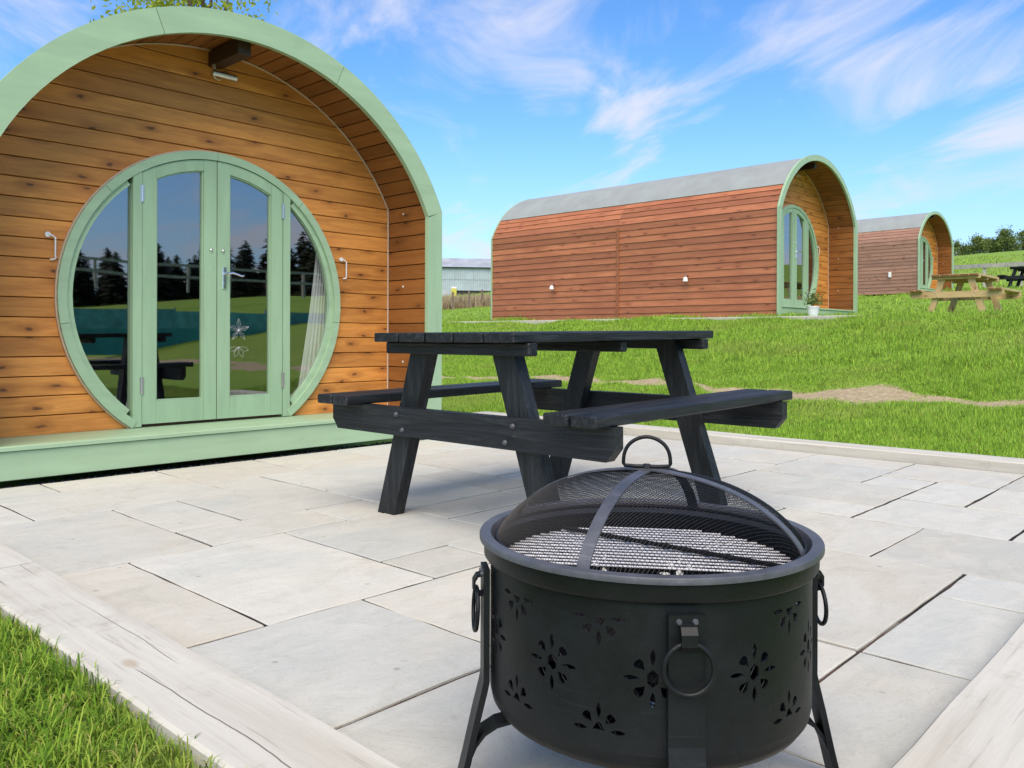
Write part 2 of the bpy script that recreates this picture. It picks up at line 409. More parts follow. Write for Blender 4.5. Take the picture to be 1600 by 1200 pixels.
MAT['grill'] = plain_mat('ash_coated_steel', (0.72, 0.72, 0.75), 0.45, metal=0.0, amt=0.15, scale=30.0)
MAT['coal'] = plain_mat('charcoal', (0.016, 0.015, 0.014), 0.9, spec=0.1, scale=30, bump=0.6)
MAT['ash'] = plain_mat('white_ash', (0.62, 0.60, 0.57), 0.95, spec=0.1, amt=0.3, scale=40, bump=0.6)
MAT['ground'] = ground_mat()
MAT['blade'] = blade_mat('grass_blades', (0.085, 0.195, 0.014), (0.255, 0.495, 0.040), (0.46, 0.66, 0.09), (0.42, 0.44, 0.13), 0.32)
MAT['blade_near'] = blade_mat('near_grass_blades', (0.035, 0.090, 0.007), (0.150, 0.290, 0.022), (0.40, 0.50, 0.075), (0.42, 0.36, 0.13), 0.35)
MAT['dry'] = blade_mat('dry_grass', (0.30, 0.22, 0.11), (0.46, 0.38, 0.22), (0.58, 0.50, 0.32), (0.42, 0.36, 0.20), 0.3)
MAT['slate'] = plain_mat('slate_chips', (0.05, 0.05, 0.052), 0.8, amt=0.6, scale=3)
MAT['bark'] = plain_mat('bark', (0.10, 0.075, 0.05), 0.9, scale=12, bump=0.5)
MAT['leaf'] = mesh_leaf_mat('tree_leaves', (0.060, 0.100, 0.024), (0.20, 0.26, 0.065))
MAT['leaf_y'] = mesh_leaf_mat('spring_leaves', (0.24, 0.30, 0.03), (0.48, 0.52, 0.07), 0.45)
MAT['needle'] = mesh_leaf_mat('conifer_needles', (0.010, 0.018, 0.008), (0.028, 0.042, 0.016), 0.1)
MAT['tin'] = plain_mat('galvanised_sheet', (0.40, 0.455, 0.475), 0.5, metal=0.15, amt=0.12, scale=0.8)
MAT['tin_roof'] = plain_mat('galvanised_roof', (0.40, 0.415, 0.43), 0.55, metal=0.15, amt=0.2, scale=0.6)
MAT['dark'] = plain_mat('dark_opening', (0.02, 0.02, 0.02), 0.9)
MAT['fence'] = plain_mat('weathered_fence', (0.40, 0.37, 0.31), 0.85, amt=0.25, scale=5)
MAT['fence_dk'] = plain_mat('dark_fence_post', (0.17, 0.13, 0.10), 0.9, amt=0.3, scale=5)
MAT['teal'] = plain_mat('teal_canvas', (0.03, 0.26, 0.235), 0.7, amt=0.2, scale=2)
MAT['teal_lt'] = plain_mat('pale_teal_canvas', (0.09, 0.34, 0.33), 0.7, amt=0.35, scale=5)
MAT['curtain'] = plain_mat('white_curtain', (0.75, 0.74, 0.71), 0.9, amt=0.05)
MAT['pot'] = plain_mat('white_pot', (0.75, 0.77, 0.78), 0.4)
MAT['yellow'] = plain_mat('yellow_sign', (0.55, 0.50, 0.06), 0.5)


# ------------------------------------------------------------------ geometry helpers
class MB:
    def __init__(s):
        s.v, s.f = [], []
    def add(s, verts, faces):
        b = len(s.v)
        s.v.extend(tuple(p) for p in verts)
        s.f.extend(tuple(b + i for i in f) for f in faces)
        return s
    def box(s, x0, x1, y0, y1, z0, z1, bev=0.0):
        if bev <= 0:
            vv = [(x, y, z) for z in (z0, z1) for y in (y0, y1) for x in (x0, x1)]
            return s.add(vv, [(0, 2, 3, 1), (4, 5, 7, 6), (0, 1, 5, 4), (2, 6, 7, 3), (0, 4, 6, 2), (1, 3, 7, 5)])
        bm = bmesh.new()
        bmesh.ops.create_cube(bm, size=1)
        bmesh.ops.transform(bm, matrix=Matrix.LocRotScale(((x0 + x1) / 2, (y0 + y1) / 2, (z0 + z1) / 2), None, (x1 - x0, y1 - y0, z1 - z0)), verts=bm.verts)
        bmesh.ops.bevel(bm, geom=list(bm.edges), offset=bev, segments=1, affect='EDGES', clamp_overlap=True)
        bm.verts.index_update()
        vv = [v.co[:] for v in bm.verts]
        ff = [tuple(v.index for v in f.verts) for f in bm.faces]
        bm.free()
        return s.add(vv, ff)
    def prism(s, poly, y0, y1, front=None):
        """poly: (x, z) points, extruded along y; front may be a slightly smaller outline at y0"""
        n = len(poly)
        if front is None:
            vv = [(x, y0, z) for x, z in poly] + [(x, y1, z) for x, z in poly]
            ff = [tuple(range(n)), tuple(range(2 * n - 1, n - 1, -1))]
            ff += [(i, i + n, (i + 1) % n + n, (i + 1) % n) for i in range(n)]
        else:
            ch = 0.003
            vv = [(x, y0, z) for x, z in front] + [(x, y0 + ch, z) for x, z in poly] + [(x, y1, z) for x, z in poly]
            ff = [tuple(range(n)), tuple(range(3 * n - 1, 2 * n - 1, -1))]
            for k in (0, n):
                ff += [(k + i, k + i + n, k + (i + 1) % n + n, k + (i + 1) % n) for i in range(n)]
        return s.add(vv, ff)
    def sector(s, r0, r1, a0, a1, y0, y1, cz, n=10, cx=0.0):
        poly = [(cx + r1 * math.cos(a0 + (a1 - a0) * i / n), cz + r1 * math.sin(a0 + (a1 - a0) * i / n)) for i in range(n + 1)]
        inn = [(cx + r0 * math.cos(a0 + (a1 - a0) * i / n), cz + r0 * math.sin(a0 + (a1 - a0) * i / n)) for i in range(n + 1)]
        vv, ff = [], []
        for y in (y0, y1):
            vv += [(x, y, z) for x, z in poly] + [(x, y, z) for x, z in inn]
        m = n + 1
        for i in range(n):
            ff.append((i, i + 1, m + i + 1, m + i))
            ff.append((2 * m + i, 3 * m + i, 3 * m + i + 1, 2 * m + i + 1))
            ff.append((i, 2 * m + i, 2 * m + i + 1, i + 1))
            ff.append((m + i, m + i + 1, 3 * m + i + 1, 3 * m + i))
        ff.append((0, m, 3 * m, 2 * m))
        ff.append((n, 2 * m + n, 3 * m + n, m + n))
        return s.add(vv, ff)
    def tube(s, path, r, sides=6, closed=False, caps=True):
        pts = [Vector(p) for p in path]
        n = len(pts)
        rs = r if isinstance(r, (list, tuple)) else [r] * n
        vv, ff = [], []
        ref = None
        for i, p in enumerate(pts):
            if closed:
                d = pts[(i + 1) % n] - pts[i - 1]
            else:
                d = pts[min(i + 1, n - 1)] - pts[max(i - 1, 0)]
            d.normalize()
            if ref is None:
                ref = Vector((0, 0, 1)) if abs(d.z) < 0.9 else Vector((1, 0, 0))
            a = (ref - d * ref.dot(d))
            if a.length < 1e-6:
                a = d.orthogonal()
            a.normalize()
            ref = a
            b = d.cross(a)
            for k in range(sides):
                t = 2 * PI * k / sides
                vv.append(p + (a * math.cos(t) + b * math.sin(t)) * rs[i])
        m = n if closed else n - 1
        for i in range(m):
            j = (i + 1) % n
            for k in range(sides):
                k2 = (k + 1) % sides
                ff.append((i * sides + k, i * sides + k2, j * sides + k2, j * sides + k))
        if caps and not closed:
            ff.append(tuple(range(sides - 1, -1, -1)))
            ff.append(tuple((n - 1) * sides + k for k in range(sides)))
        return s.add(vv, ff)
    def lathe(s, prof, n=48, cap_bottom=False):
        vv, ff = [], []
        m = len(prof)
        for i in range(n):
            t = 2 * PI * i / n
            for r, z in prof:
                vv.append((r * math.cos(t), r * math.sin(t), z))
        for i in range(n):
            j = (i + 1) % n
            for k in range(m - 1):
                ff.append((i * m + k, j * m + k, j * m + k + 1, i * m + k + 1))
        if cap_bottom:
            ff.append(tuple(i * m for i in range(n - 1, -1, -1)))
        return s.add(vv, ff)
    def ribbon(s, path, side, width, thick):
        """flat bar along path; side: unit vector of its width"""
        pts = [Vector(p) for p in path]
        sd_ = Vector(side).normalized()
        vv, ff = [], []
        n = len(pts)
        for i, p in enumerate(pts):
            d = (pts[min(i + 1, n - 1)] - pts[max(i - 1, 0)]).normalized()
            nn = d.cross(sd_).normalized()
            for a, b in ((-1, -1), (1, -1), (1, 1), (-1, 1)):
                vv.append(p + sd_ * (a * width / 2) + nn * (b * thick / 2))
        for i in range(n - 1):
            for k in range(4):
                ff.append((i * 4 + k, i * 4 + (k + 1) % 4, i * 4 + 4 + (k + 1) % 4, i * 4 + 4 + k))
        ff += [(3, 2, 1, 0), tuple((n - 1) * 4 + k for k in range(4))]
        return s.add(vv, ff)
    def mesh(s, name, smooth=False):
        me = bpy.data.meshes.new(name)
        me.from_pydata(s.v, [], s.f)
        me.update()
        bm = bmesh.new()
        bm.from_mesh(me)
        bmesh.ops.recalc_face_normals(bm, faces=bm.faces)
        bm.to_mesh(me)
        bm.free()
        if smooth:
            me.shade_smooth()
            if smooth == 'auto':
                try:
                    me.set_sharp_from_angle(angle=rad(35))
                except Exception:
                    pass
        return me
    def obj(s, name, mat, parent=None, smooth=False, **kw):
        return link(name, s.mesh(name, smooth), mat, parent, **kw)

def tag(o, label=None, cat=None, group=None, kind=None):
    if label: o['label'] = label
    if cat: o['category'] = cat
    if group: o['group'] = group
    if kind: o['kind'] = kind
    return o

def link(name, me, mat=None, parent=None, loc=None, rot=None, **kw):
    o = bpy.data.objects.new(name, me)
    COL.objects.link(o)
    if mat is not None and me is not None and not me.materials:
        me.materials.append(MAT[mat] if isinstance(mat, str) else mat)
    if parent is not None:
        o.parent = parent
    if loc is not None: o.location = loc
    if rot is not None: o.rotation_euler = rot
    tag(o, **kw)
    return o

def thing(name, loc, label, cat, rotz=0.0, group=None):
    o = bpy.data.objects.new(name, None)
    COL.objects.link(o)
    o.empty_display_size = 0.1
    o.location = loc
    o.rotation_euler = (0, 0, rotz)
    return tag(o, label, cat, group)

def fast_mesh(name, verts, tris, tint=None):
    """numpy arrays straight into a mesh"""
    me = bpy.data.meshes.new(name)
    nv, nf = len(verts), len(tris)
    k = tris.shape[1]
    me.vertices.add(nv)
    me.vertices.foreach_set('co', verts.astype(np.float32).ravel())
    me.loops.add(nf * k)
    me.loops.foreach_set('vertex_index', tris.astype(np.int32).ravel())
    me.polygons.add(nf)
    me.polygons.foreach_set('loop_start', np.arange(0, nf * k, k, dtype=np.int32))
    me.polygons.foreach_set('loop_total', np.full(nf, k, dtype=np.int32))
    me.update(calc_edges=True)
    if tint is not None:
        at = me.attributes.new('tint', 'FLOAT', 'POINT')
        at.data.foreach_set('value', tint.astype(np.float32))
    me.validate()
    return me


# ------------------------------------------------------------------ terrain
XS = [-80, 5.36, 6.2, 7.2, 9, 11.0, 11.5, 15, 17.5, 21, 27, 34, 39, 45, 68, 85, 130, 180, 600]
ZS = [0.018, 0.02, 0.11, 0.27, 0.62, 1.0, 1.04, 1.06, 1.17, 1.48, 2.13, 2.5, 2.78, 3.5, 6.3, 8.0, 11.6, 15.0, 17]
def terrain(x, y):
    x = np.asarray(x, float); y = np.asarray(y, float)
    z = np.interp(x, XS, ZS)
    w = np.clip((x - 5.5) / 3, 0, 1)
    z = z + w * (0.020 * np.sin(2.1 * x + 1.3 * y) + 0.018 * np.sin(3.7 * y - 1.1 * x) + 0.012 * np.sin(6.3 * x + 5.1 * y))
    z = z + np.clip((-y - 12) / 25, 0, 1) * 1.2
    w2 = np.clip((x - 45) / 40, 0, 1)
    z = z + w2 * (0.5 * np.sin(0.05 * y + 0.6) + 0.25 * np.sin(0.13 * y))
    return z
def soil_mask(x, y):
    x = np.asarray(x, float); y = np.asarray(y, float)
    c = 7.12 + 0.12 * np.sin(1.3 * y + 0.4) + 0.07 * np.sin(3.1 * y) + 0.04 * np.sin(8.3 * y + 5 * x) + 0.03 * np.sin(13.7 * y - 7 * x)
    w = np.interp(y, [-6, 0.5, 2.6, 3.6, 6, 9, 12], [0.17, 0.17, 0.21, 0.15, 0.10, 0.07, 0.02])
    w = w * (1 + 0.35 * np.sin(2.3 * y + 1) + 0.25 * np.sin(5.7 * y))
    return np.clip(1.5 - np.abs(x - c) / np.maximum(w, 0.03), 0, 1)

def build_ground():
    xs = np.unique(np.concatenate([np.array([-400, -200, -120, -80, -50, -30, -20, -14, -10, -7, -5, -3.5, -2.5, -1.5, -0.8, -0.3, 0.1, 0.4, 0.64, 0.668, 1.06, 1.2, 2, 3, 4, 4.08, 4.7, 5.34]),
                                   np.arange(5.358, 12.0, 0.07), np.arange(12, 20, 0.3), np.arange(20, 48, 1.0), np.arange(48, 130, 4.0), np.array([140, 170, 220, 300, 420, 600])]))
    ys = np.unique(np.concatenate([np.array([-400, -250, -150, -100, -70, -50, -35, -45, -40, -30, -25, -21, -18, -15, -12]), np.arange(-9, -3, 0.5), np.arange(-3, 0.27, 0.15), np.array([0.27, 0.285]), np.arange(0.4, 4.55, 0.12),
                                   np.array([4.60, 4.62]), np.arange(4.8, 13, 0.15), np.arange(13, 24, 0.7), np.arange(24, 60, 1.5), np.array([65, 75, 90, 110, 150, 220, 320, 450])]))
    X, Y = np.meshgrid(xs, ys, indexing='ij')
    Z = terrain(X, Y)
    pit = (X > 0.66) & (X < 5.35) & (Y > 0.28) & (Y < 4.61)
    pit |= (X > 1.05) & (X < 4.09) & (Y > 4.3) & (Y < 10.4)
    Z[pit] = -0.13
    nx, ny = len(xs), len(ys)
    V = np.stack([X, Y, Z], -1).reshape(-1, 3)
    i, j = np.meshgrid(np.arange(nx - 1), np.arange(ny - 1), indexing='ij')
    a = (i * ny + j).ravel()
    Q = np.stack([a, a + ny, a + ny + 1, a + 1], 1)
    me = fast_mesh('lawn', V, Q)
    at = me.attributes.new('soil', 'FLOAT', 'POINT')
    at.data.foreach_set('value', soil_mask(X, Y).astype(np.float32).ravel())
    me.shade_smooth()
    link('lawn', me, 'ground', kind='structure')
build_ground()

# ------------------------------------------------------------------ patio
GX = [0.853, 1.115, 1.405, 1.685, 1.975, 2.275, 2.555, 2.855, 3.145, 3.435, 3.715, 3.995, 4.305, 4.585, 4.845, 5.160]
GY = [0.465, 0.725, 1.015, 1.295, 1.575, 1.885, 2.155, 2.475, 2.735, 3.035, 3.335, 3.615, 3.925, 4.205, 4.490]
SLABS = [(0,2,0,1),(2,4,0,1),(4,6,0,1),(6,7,0,1),(7,9,0,2),(9,11,1,3),(9,11,0,1),(11,13,2,3),(11,13,0,2),(13,15,0,2),(13,15,2,4),(0,2,1,3),(2,4,1,3),(0,2,3,5),(2,4,3,5),(3,4,5,6),(4,5,5,6),(5,7,5,7),(3,5,6,8),(5,7,7,8),(1,3,5,8),(0,1,5,8),(0,2,8,11),(2,4,8,9),(2,3,9,11),(3,5,9,11),(4,5,8,9),(5,7,8,10),(0,1,11,13),(1,4,11,13),(0,2,13,14),(2,4,13,14),(4,6,12,14),(6,8,12,14),(8,11,12,14),(11,13,12,14),(13,15,12,14),(4,5,11,12),(5,8,10,12),(8,11,10,12),(11,13,10,12),(13,15,10,12),(7,8,8,10),(8,9,9,10),(8,9,8,9),(7,9,6,8),(9,12,8,10),(12,15,8,10),(9,11,6,8),(11,13,6,8),(13,15,6,8),(9,10,3,5),(9,10,5,6),(10,12,3,6),(12,13,3,4),(12,14,4,6),(14,15,4,6),(7,9,2,4),(7,9,4,6),(4,7,1,3),(4,6,3,5),(6,7,3,5)]
def build_patio():
    patio = MB().box(0.80, 5.20, 0.42, 4.50, -0.10, -0.0055).obj('patio', 'mortar', kind='structure')
    rr = random.Random(3)
    for a, b, c, d in SLABS:
        g_ = 0.0048
        x0, x1 = GX[a] + g_ + rr.uniform(-.001, .002), GX[b] - g_ - rr.uniform(-.001, .002)
        y0, y1 = GY[c] + g_ + rr.uniform(-.001, .002), GY[d] - g_ - rr.uniform(-.001, .002)
        cx, cy = (x0 + x1) / 2, (y0 + y1) / 2
        hx, hy = (x1 - x0) / 2, (y1 - y0) / 2
        pts = []
        def edge(p, q, nx_, ny_):
            L = math.hypot(q[0] - p[0], q[1] - p[1])
            k = max(3, int(L / 0.09))
            for i in range(k):
                t = i / k
                j = rr.uniform(-0.0036, 0.0016)
                pts.append((p[0] + (q[0] - p[0]) * t + nx_ * j, p[1] + (q[1] - p[1]) * t + ny_ * j))
        edge((-hx, -hy), (hx, -hy), 0, -1)
        edge((hx, -hy), (hx, hy), 1, 0)
        edge((hx, hy), (-hx, hy), 0, 1)
        edge((-hx, hy), (-hx, -hy), -1, 0)
        n = len(pts)
        tz, tx, ty = rr.uniform(-.0018, .0018), rr.uniform(-.0025, .0025), rr.uniform(-.0025, .0025)
        def zt(x, y): return tz + tx * x + ty * y
        vv = [(x * (1 - .0026 / hx), y * (1 - .0026 / hy), zt(x, y)) for x, y in pts]
        vv += [(x, y, zt(x, y) - 0.0024 - rr.uniform(0, .0016)) for x, y in pts]
        vv += [(x, y, -0.03) for x, y in pts]
        ff = [tuple(range(n))]
        for k in (0, n):
            ff += [(k + i, k + n + i, k + n + (i + 1) % n, k + (i + 1) % n) for i in range(n)]
        MB().add(vv, ff).obj('paving_slab', 'stone', patio, loc=(cx, cy, 0))
build_patio()

def sleeper(label, x0, x1, y0, y1, z0, z1, axis):
    cx, cy = (x0 + x1) / 2, (y0 + y1) / 2
    rr = random.Random(int(x0 * 100 + y0 * 10))
    long = (y1 - y0) if axis == 'y' else (x1 - x0)
    half = ((x1 - x0) if axis == 'y' else (y1 - y0)) / 2
    k = int(long / 0.22) + 2
    b = 0.007
    vv = []
    for i in range(k):
        t = -long / 2 + long * i / (k - 1)
        e1, e2 = rr.uniform(-.003, .003), rr.uniform(-.003, .003)
        zt = z1 + rr.uniform(-.002, .002)
        sec = [(-half + e1, z0), (-half + e1, zt - b), (-half + e1 + b, zt), (half + e2 - b, zt), (half + e2, zt - b), (half + e2, z0)]
        for s_, z in sec:
            vv.append((s_, t, z) if axis == 'y' else (t, s_, z))
    ff = []
    for i in range(k - 1):
        for j in range(6):
            ff.append((i * 6 + j, i * 6 + (j + 1) % 6, i * 6 + 6 + (j + 1) % 6, i * 6 + 6 + j))
    ff += [tuple(range(6)), tuple((k - 1) * 6 + j for j in range(5, -1, -1))]
    MB().add(vv, ff).obj('timber_sleeper', 'sleeper_' + axis, loc=(cx, cy, 0), label=label, cat='sleeper', group='pale sleepers edging the patio')
sleeper('pale timber sleeper beside the near lawn, running off the bottom edge', 0.652, 0.850, 0.20, 2.748, -0.14, 0.05, 'y')
sleeper('pale timber sleeper at the left edge, butted end to end towards the pod', 0.652, 0.850, 2.752, 4.46, -0.14, 0.05, 'y')
sleeper('pale cracked timber sleeper in the bottom right corner beside the fire pit', 0.855, 4.2, 0.26, 0.460, -0.14, 0.05, 'x')
sleeper('pale timber sleeper along the far edge of the patio below the lawn', 5.166, 5.362, 0.262, 5.3, -0.14, 0.062, 'y')

# ------------------------------------------------------------------ camping pods
CZ = 0.955           # centre of the arch above the pod's base
RO, HO = 1.652, 1.512
RI, HI = 1.511, 1.379
RL, HL = 1.567, 1.395
SHELL = 0.03
WALL = 0.48
ZC, RR = 0.932, 0.935

def arch_half(z, R, H):
    zk = CZ + math.sqrt(R * R - H * H)
    if z <= zk:
        return H
    d = R * R - (z - CZ) ** 2
    return math.sqrt(d) if d > 0 else 0.0

def profile(R, H, z0=0.0, n=28):
    """right foot, round the arch, left foot"""
    a = math.acos(H / R)
    pts = [(H, z0)]
    for i in range(n + 1):
        t = a + (PI - 2 * a) * i / n
        pts.append((R * math.cos(t), CZ + R * math.sin(t)))
    pts.append((-H, z0))
    return pts

def make_pod(loc, rotz, label, L, clad, batten=None, lamps=(), near=False):
    p = thing('camping_pod', loc, label, 'pod', rotz, 'arched timber camping pods')
    a = math.acos(HO / RO)
    # --- front arch frame: two posts and curved segments butted together
    for s in (1, -1):
        MB().prism([(s * HI, 0), (s * HO, 0), (s * HO, CZ + math.sqrt(RO**2 - HO**2) - .001), (s * HI, CZ + math.sqrt(RI**2 - HI**2) - .001)], 0, 0.036).obj('frame_post', 'greenz', p)
    cuts = [math.acos(HO / RO), rad(67), rad(111), PI - math.acos(HO / RO)]
    for i in range(3):
        MB().sector(RI, RO, cuts[i] + .0012, cuts[i + 1] - .0012, 0, 0.036, CZ, 14).obj('frame_segment', 'green', p)
    # rear frame
    rear = MB()
    for s in (1, -1):
        rear.prism([(s * 1.429, 0), (s * (HO - .02), 0), (s * (HO - .02), CZ + .66), (s * 1.429, CZ + .62)], L - .01, L + 0.015)
    rear.sector(1.561, RO - .02, a, PI - a, L - .01, L + .015, CZ, 24)
    rear.obj('rear_frame', 'green', p)
    # --- step: fascia and sill
    MB().box(-HI + .002, HI - .002, 0.010, 0.05, 0.0, 0.141, .003).obj('base_fascia', 'green', p)
    MB().add(*sloped_sill()).obj('door_sill', 'green', p)
    # --- shell, floor and back wall
    sh = MB()
    prof = profile(RL + SHELL, HL + SHELL, 0.0)
    n = len(prof)
    sh.add([(x, y, z) for y in (0.038, L) for x, z in prof], [(i, i + 1, n + i + 1, n + i) for i in range(n - 1)])
    sh.obj('shell', 'room', p)
    MB().prism(prof, L - .05, L - .012).obj('back_wall', 'room', p)
    MB().box(-HL, HL, WALL + .06, L - .06, 0.05, 0.12).obj('pod_floor', 'room', p)
    # --- backing panel behind the front boards, with the round opening
    bk = MB()
    vv, ff = [], []
    m = 96
    for i in range(m):
        t = 2 * PI * i / m
        cx_, sz_ = math.cos(t), math.sin(t)
        lo, hi = 0.5, 2.6
        for _ in range(30):
            mid = (lo + hi) / 2
            z = ZC + mid * sz_
            ok = z > 0.12 and abs(mid * cx_) < arch_half(z, RL + .02, HL + .02)
            lo, hi = (mid, hi) if ok else (lo, mid)
        r_in = min(0.925, max(lo - .001, .01))
        vv += [(r_in * cx_, WALL + .022, ZC + r_in * sz_), (lo * cx_, WALL + .022, ZC + lo * sz_)]
    for i in range(m):
        j = (i + 1) % m
        ff.append((2 * i, 2 * j, 2 * j + 1, 2 * i + 1))
    bk.add(vv, ff).obj('wall_backing', 'backing', p)
    # --- front boards
    gap, ch = 0.0024, 0.003
    z0b, pitch = 0.157, 0.10805
    hole = RR - 0.004
    k = 0
    ztop = CZ + RL
    while z0b + k * pitch < ztop - .01:
        za, zb = z0b + k * pitch + gap, min(z0b + (k + 1) * pitch - gap, ztop - .004)
        k += 1
        def ringx(z):
            d = hole * hole - (z - ZC) ** 2
            return math.sqrt(d) if d > 0 else 0.0
        ringtop = ZC + hole
        def rows(c):
            return [za + c + (zb - za - 2 * c) * i / 6 for i in range(7)]
        if zb < ringtop - .002:
            for s in (-1, 1):
                polys = []
                for c in (0, ch):
                    zs = rows(c)
                    polys.append([(s * ringx(z), z) for z in zs] + [(s * arch_half(z, RL, HL), z) for z in reversed(zs)])
                MB().prism(polys[0], WALL, WALL + .02, polys[1]).obj('wall_board', 'front', p)
        elif za < ringtop:
            polys = []
            for c in (0, ch):
                zs = rows(c)
                xr = ringx(za + c)
                bot = [(-xr + 2 * xr * i / 12) for i in range(13)]
                notch = [(x, max(za + c, ZC + math.sqrt(max(0, hole * hole - x * x)))) for x in bot]
                polys.append([(-arch_half(z, RL, HL), z) for z in reversed(zs)] + notch + [(arch_half(z, RL, HL), z) for z in zs])
            MB().prism(polys[0], WALL, WALL + .02, polys[1]).obj('wall_board', 'front', p)
        else:
            polys = []
            for c in (0, ch):
                zs = rows(c)
                polys.append([(-max(.01, arch_half(z, RL, HL)), z) for z in zs] + [(max(.01, arch_half(z, RL, HL)), z) for z in reversed(zs)])
            MB().prism(polys[0], WALL, WALL + .02, polys[1]).obj('wall_board', 'front', p)
    # --- porch lining boards (sides, then round the arch)
    al = math.acos(HL / RL)
    zk = CZ + RL * math.sin(al)
    spans = []
    z = zk
    while z > 0.17:
        spans.append((('s', max(z - pitch, 0.166)), ('s', z)))
        z -= pitch
    narc = 34
    for s in (1, -1):
        for (_, za), (_, zb) in spans:
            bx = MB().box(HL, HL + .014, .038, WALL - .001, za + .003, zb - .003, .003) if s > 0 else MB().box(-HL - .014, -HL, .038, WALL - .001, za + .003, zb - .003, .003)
            bx.obj('lining_board', 'lining', p)
    for i in range(narc):
        t0 = al + (PI - 2 * al) * i / narc + .002
        t1 = al + (PI - 2 * al) * (i + 1) / narc - .002
        q = [((RL + r) * math.cos(t), CZ + (RL + r) * math.sin(t)) for r, t in ((0, t0 + .002), (.003, t0), (.014, t0), (.014, t1), (.003, t1), (0, t1 - .002))]
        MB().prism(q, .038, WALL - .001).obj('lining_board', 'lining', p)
    pb = profile(RL - .006, HL - .006, 0.168, 40)
    MB().tube([(x, WALL - .006, z) for x, z in pb], 0.0058, 5).obj('corner_bead', 'bead', p)
    MB().box(-.05, .035, .10, WALL - .002, CZ + RL - .115, CZ + RL - .022, .004).obj('ridge_beam', 'beam', p)
    # --- round door surround
    c0 = math.asin(.528 / RR)
    st, en = -PI / 2 + c0, 1.5 * PI - c0
    seams = [st, rad(-8), rad(48), rad(90), rad(137), rad(190), en]
    for i in range(6):
        MB().sector(.886, RR, seams[i] + .0015, seams[i + 1] - .0015, .442, .52, ZC, 10).obj('door_surround', 'green', p)
    MB().sector(RR + .0005, RR + .009, st, en, .462, .482, ZC, 60).obj('surround_bead', 'bead', p)
    for s in (1, -1):
        def arcx(x, R): return ZC + math.sqrt(R * R - x * x)
        x0, x1 = .474, .526
        MB().prism([(s * x0, .166), (s * x1, .166), (s * x1, arcx(x1, .884)), (s * x0, arcx(x0, .884))], .446, .515).obj('mullion', 'greenz', p)
        # side light: glass and glazing bead
        am = math.acos(.535 / .85)
        gl = MB()
        pts = [(s * .86 * math.cos(t), ZC + .86 * math.sin(t)) for t in np.linspace(-am - .02, am + .02, 25)]
        gl.add([(x, .486, z) for x, z in pts], [tuple(range(len(pts)))])
        sl = gl.obj('side_pane', 'glass', p)
        t0, t1 = (-am, am) if s > 0 else (PI - am, PI + am)
        MB().sector(.852, .888, t0, t1, .462, .50, ZC, 24).obj('glazing_bead', 'green', sl)
        # door leaf
        d = MB()
        def strip(xa, xb, lo, hi, y0=.452, y1=.497):
            xs_ = [xa + (xb - xa) * i / 6 for i in range(7)]
            d.prism([(s * x, lo(x)) for x in xs_] + [(s * x, hi(x)) for x in reversed(xs_)], y0, y1)
        strip(.003, .087, lambda x: .180, lambda x: arcx(x, .882))
        strip(.386, .470, lambda x: .180, lambda x: arcx(x, .882))
        strip(.0885, .3845, lambda x: .180, lambda x: .314, .453)
        strip(.0885, .3845, lambda x: arcx(x, .815), lambda x: arcx(x, .882), .453)
        # glazing rebate
        strip(.0875, .096, lambda x: .314, lambda x: arcx(x, .816), .462, .49)
        strip(.377, .3855, lambda x: .314, lambda x: arcx(x, .816), .462, .49)
        strip(.0965, .3765, lambda x: .3145, lambda x: .323, .462, .49)
        strip(.0965, .3765, lambda x: arcx(x, .807), lambda x: arcx(x, .814), .462, .49)
        door = d.obj('door', 'greenz', p)
        gp = MB()
        xs_ = [.094 + (.380 - .094) * i / 8 for i in range(9)]
        gq = [(s * x, .477, .320) for x in xs_] + [(s * x, .477, arcx(x, .809)) for x in reversed(xs_)]
        gp.add(gq, [tuple(range(len(gq)))])
        gp.obj('glass_pane', 'glass', door)
        for zh in (.36, 1.50):
            hg = MB()
            hg.tube([(s * .4735, .447, zh), (s * .4735, .447, zh + .10)], .0058, 8)
            hg.box(s * .4735 - .012, s * .4735 + .012, .4455, .450, zh, zh + .10)
            hg.obj('hinge', 'steel', door)
        kn = MB()
        kn.lathe([(0.0001, 0.0), (.011, 0.0), (.011, .006), (.006, .011), (.0001, .012)], 14)
        kn.v = [(x + s * .040, .452 - z, 1.249 + y) for x, y, z in kn.v]
        kn.obj('lock_cap', 'chrome', door, smooth=True)
        if s > 0:
            hd = MB()
            hd.box(.036, .064, .444, .453, 1.005, 1.146, .003)
            hd.tube([(.05, .445, 1.105), (.05, .405, 1.105)], .009, 10)
            hd.tube([(.05, .405, 1.105), (.08, .400, 1.109), (.115, .400, 1.101), (.145, .400, 1.092), (.158, .400, 1.097)], [.008, .008, .007, .006, .005], 8)
            hd.tube([(.05, .4435, 1.045), (.05, .4405, 1.045)], .008, 10)
            hd.obj('door_handle', 'chrome', door, smooth='auto')
    # --- cabin hooks on the wall
    for hx in (-.955, .985):
        hk = MB()
        hk.tube([(hx - .022, WALL + .002, 1.262), (hx - .022, WALL - .012, 1.262)], .015, 12)
        hk.tube([(hx - .022, WALL - .012, 1.262), (hx, WALL - .02, 1.256), (hx + .012, WALL - .022, 1.245), (hx + .012, WALL - .02, 1.145), (hx + .016, WALL - .018, 1.132), (hx + .004, WALL - .014, 1.126), (hx - .012, WALL - .012, 1.125)], .0046, 6)
        hk.obj('cabin_hook', 'white', p, smooth='auto')
    # --- porch spotlight on the ridge beam
    lt = MB()
    lt.tube([(-.062, .40, 2.352), (.098, .40, 2.352)], .021, 16)
    lt.tube([(-.064, .40, 2.352), (-.0625, .40, 2.352)], .016, 12)
    lt.tube([(-.05, .40, 2.376), (-.05, .40, 2.405)], .012, 10)
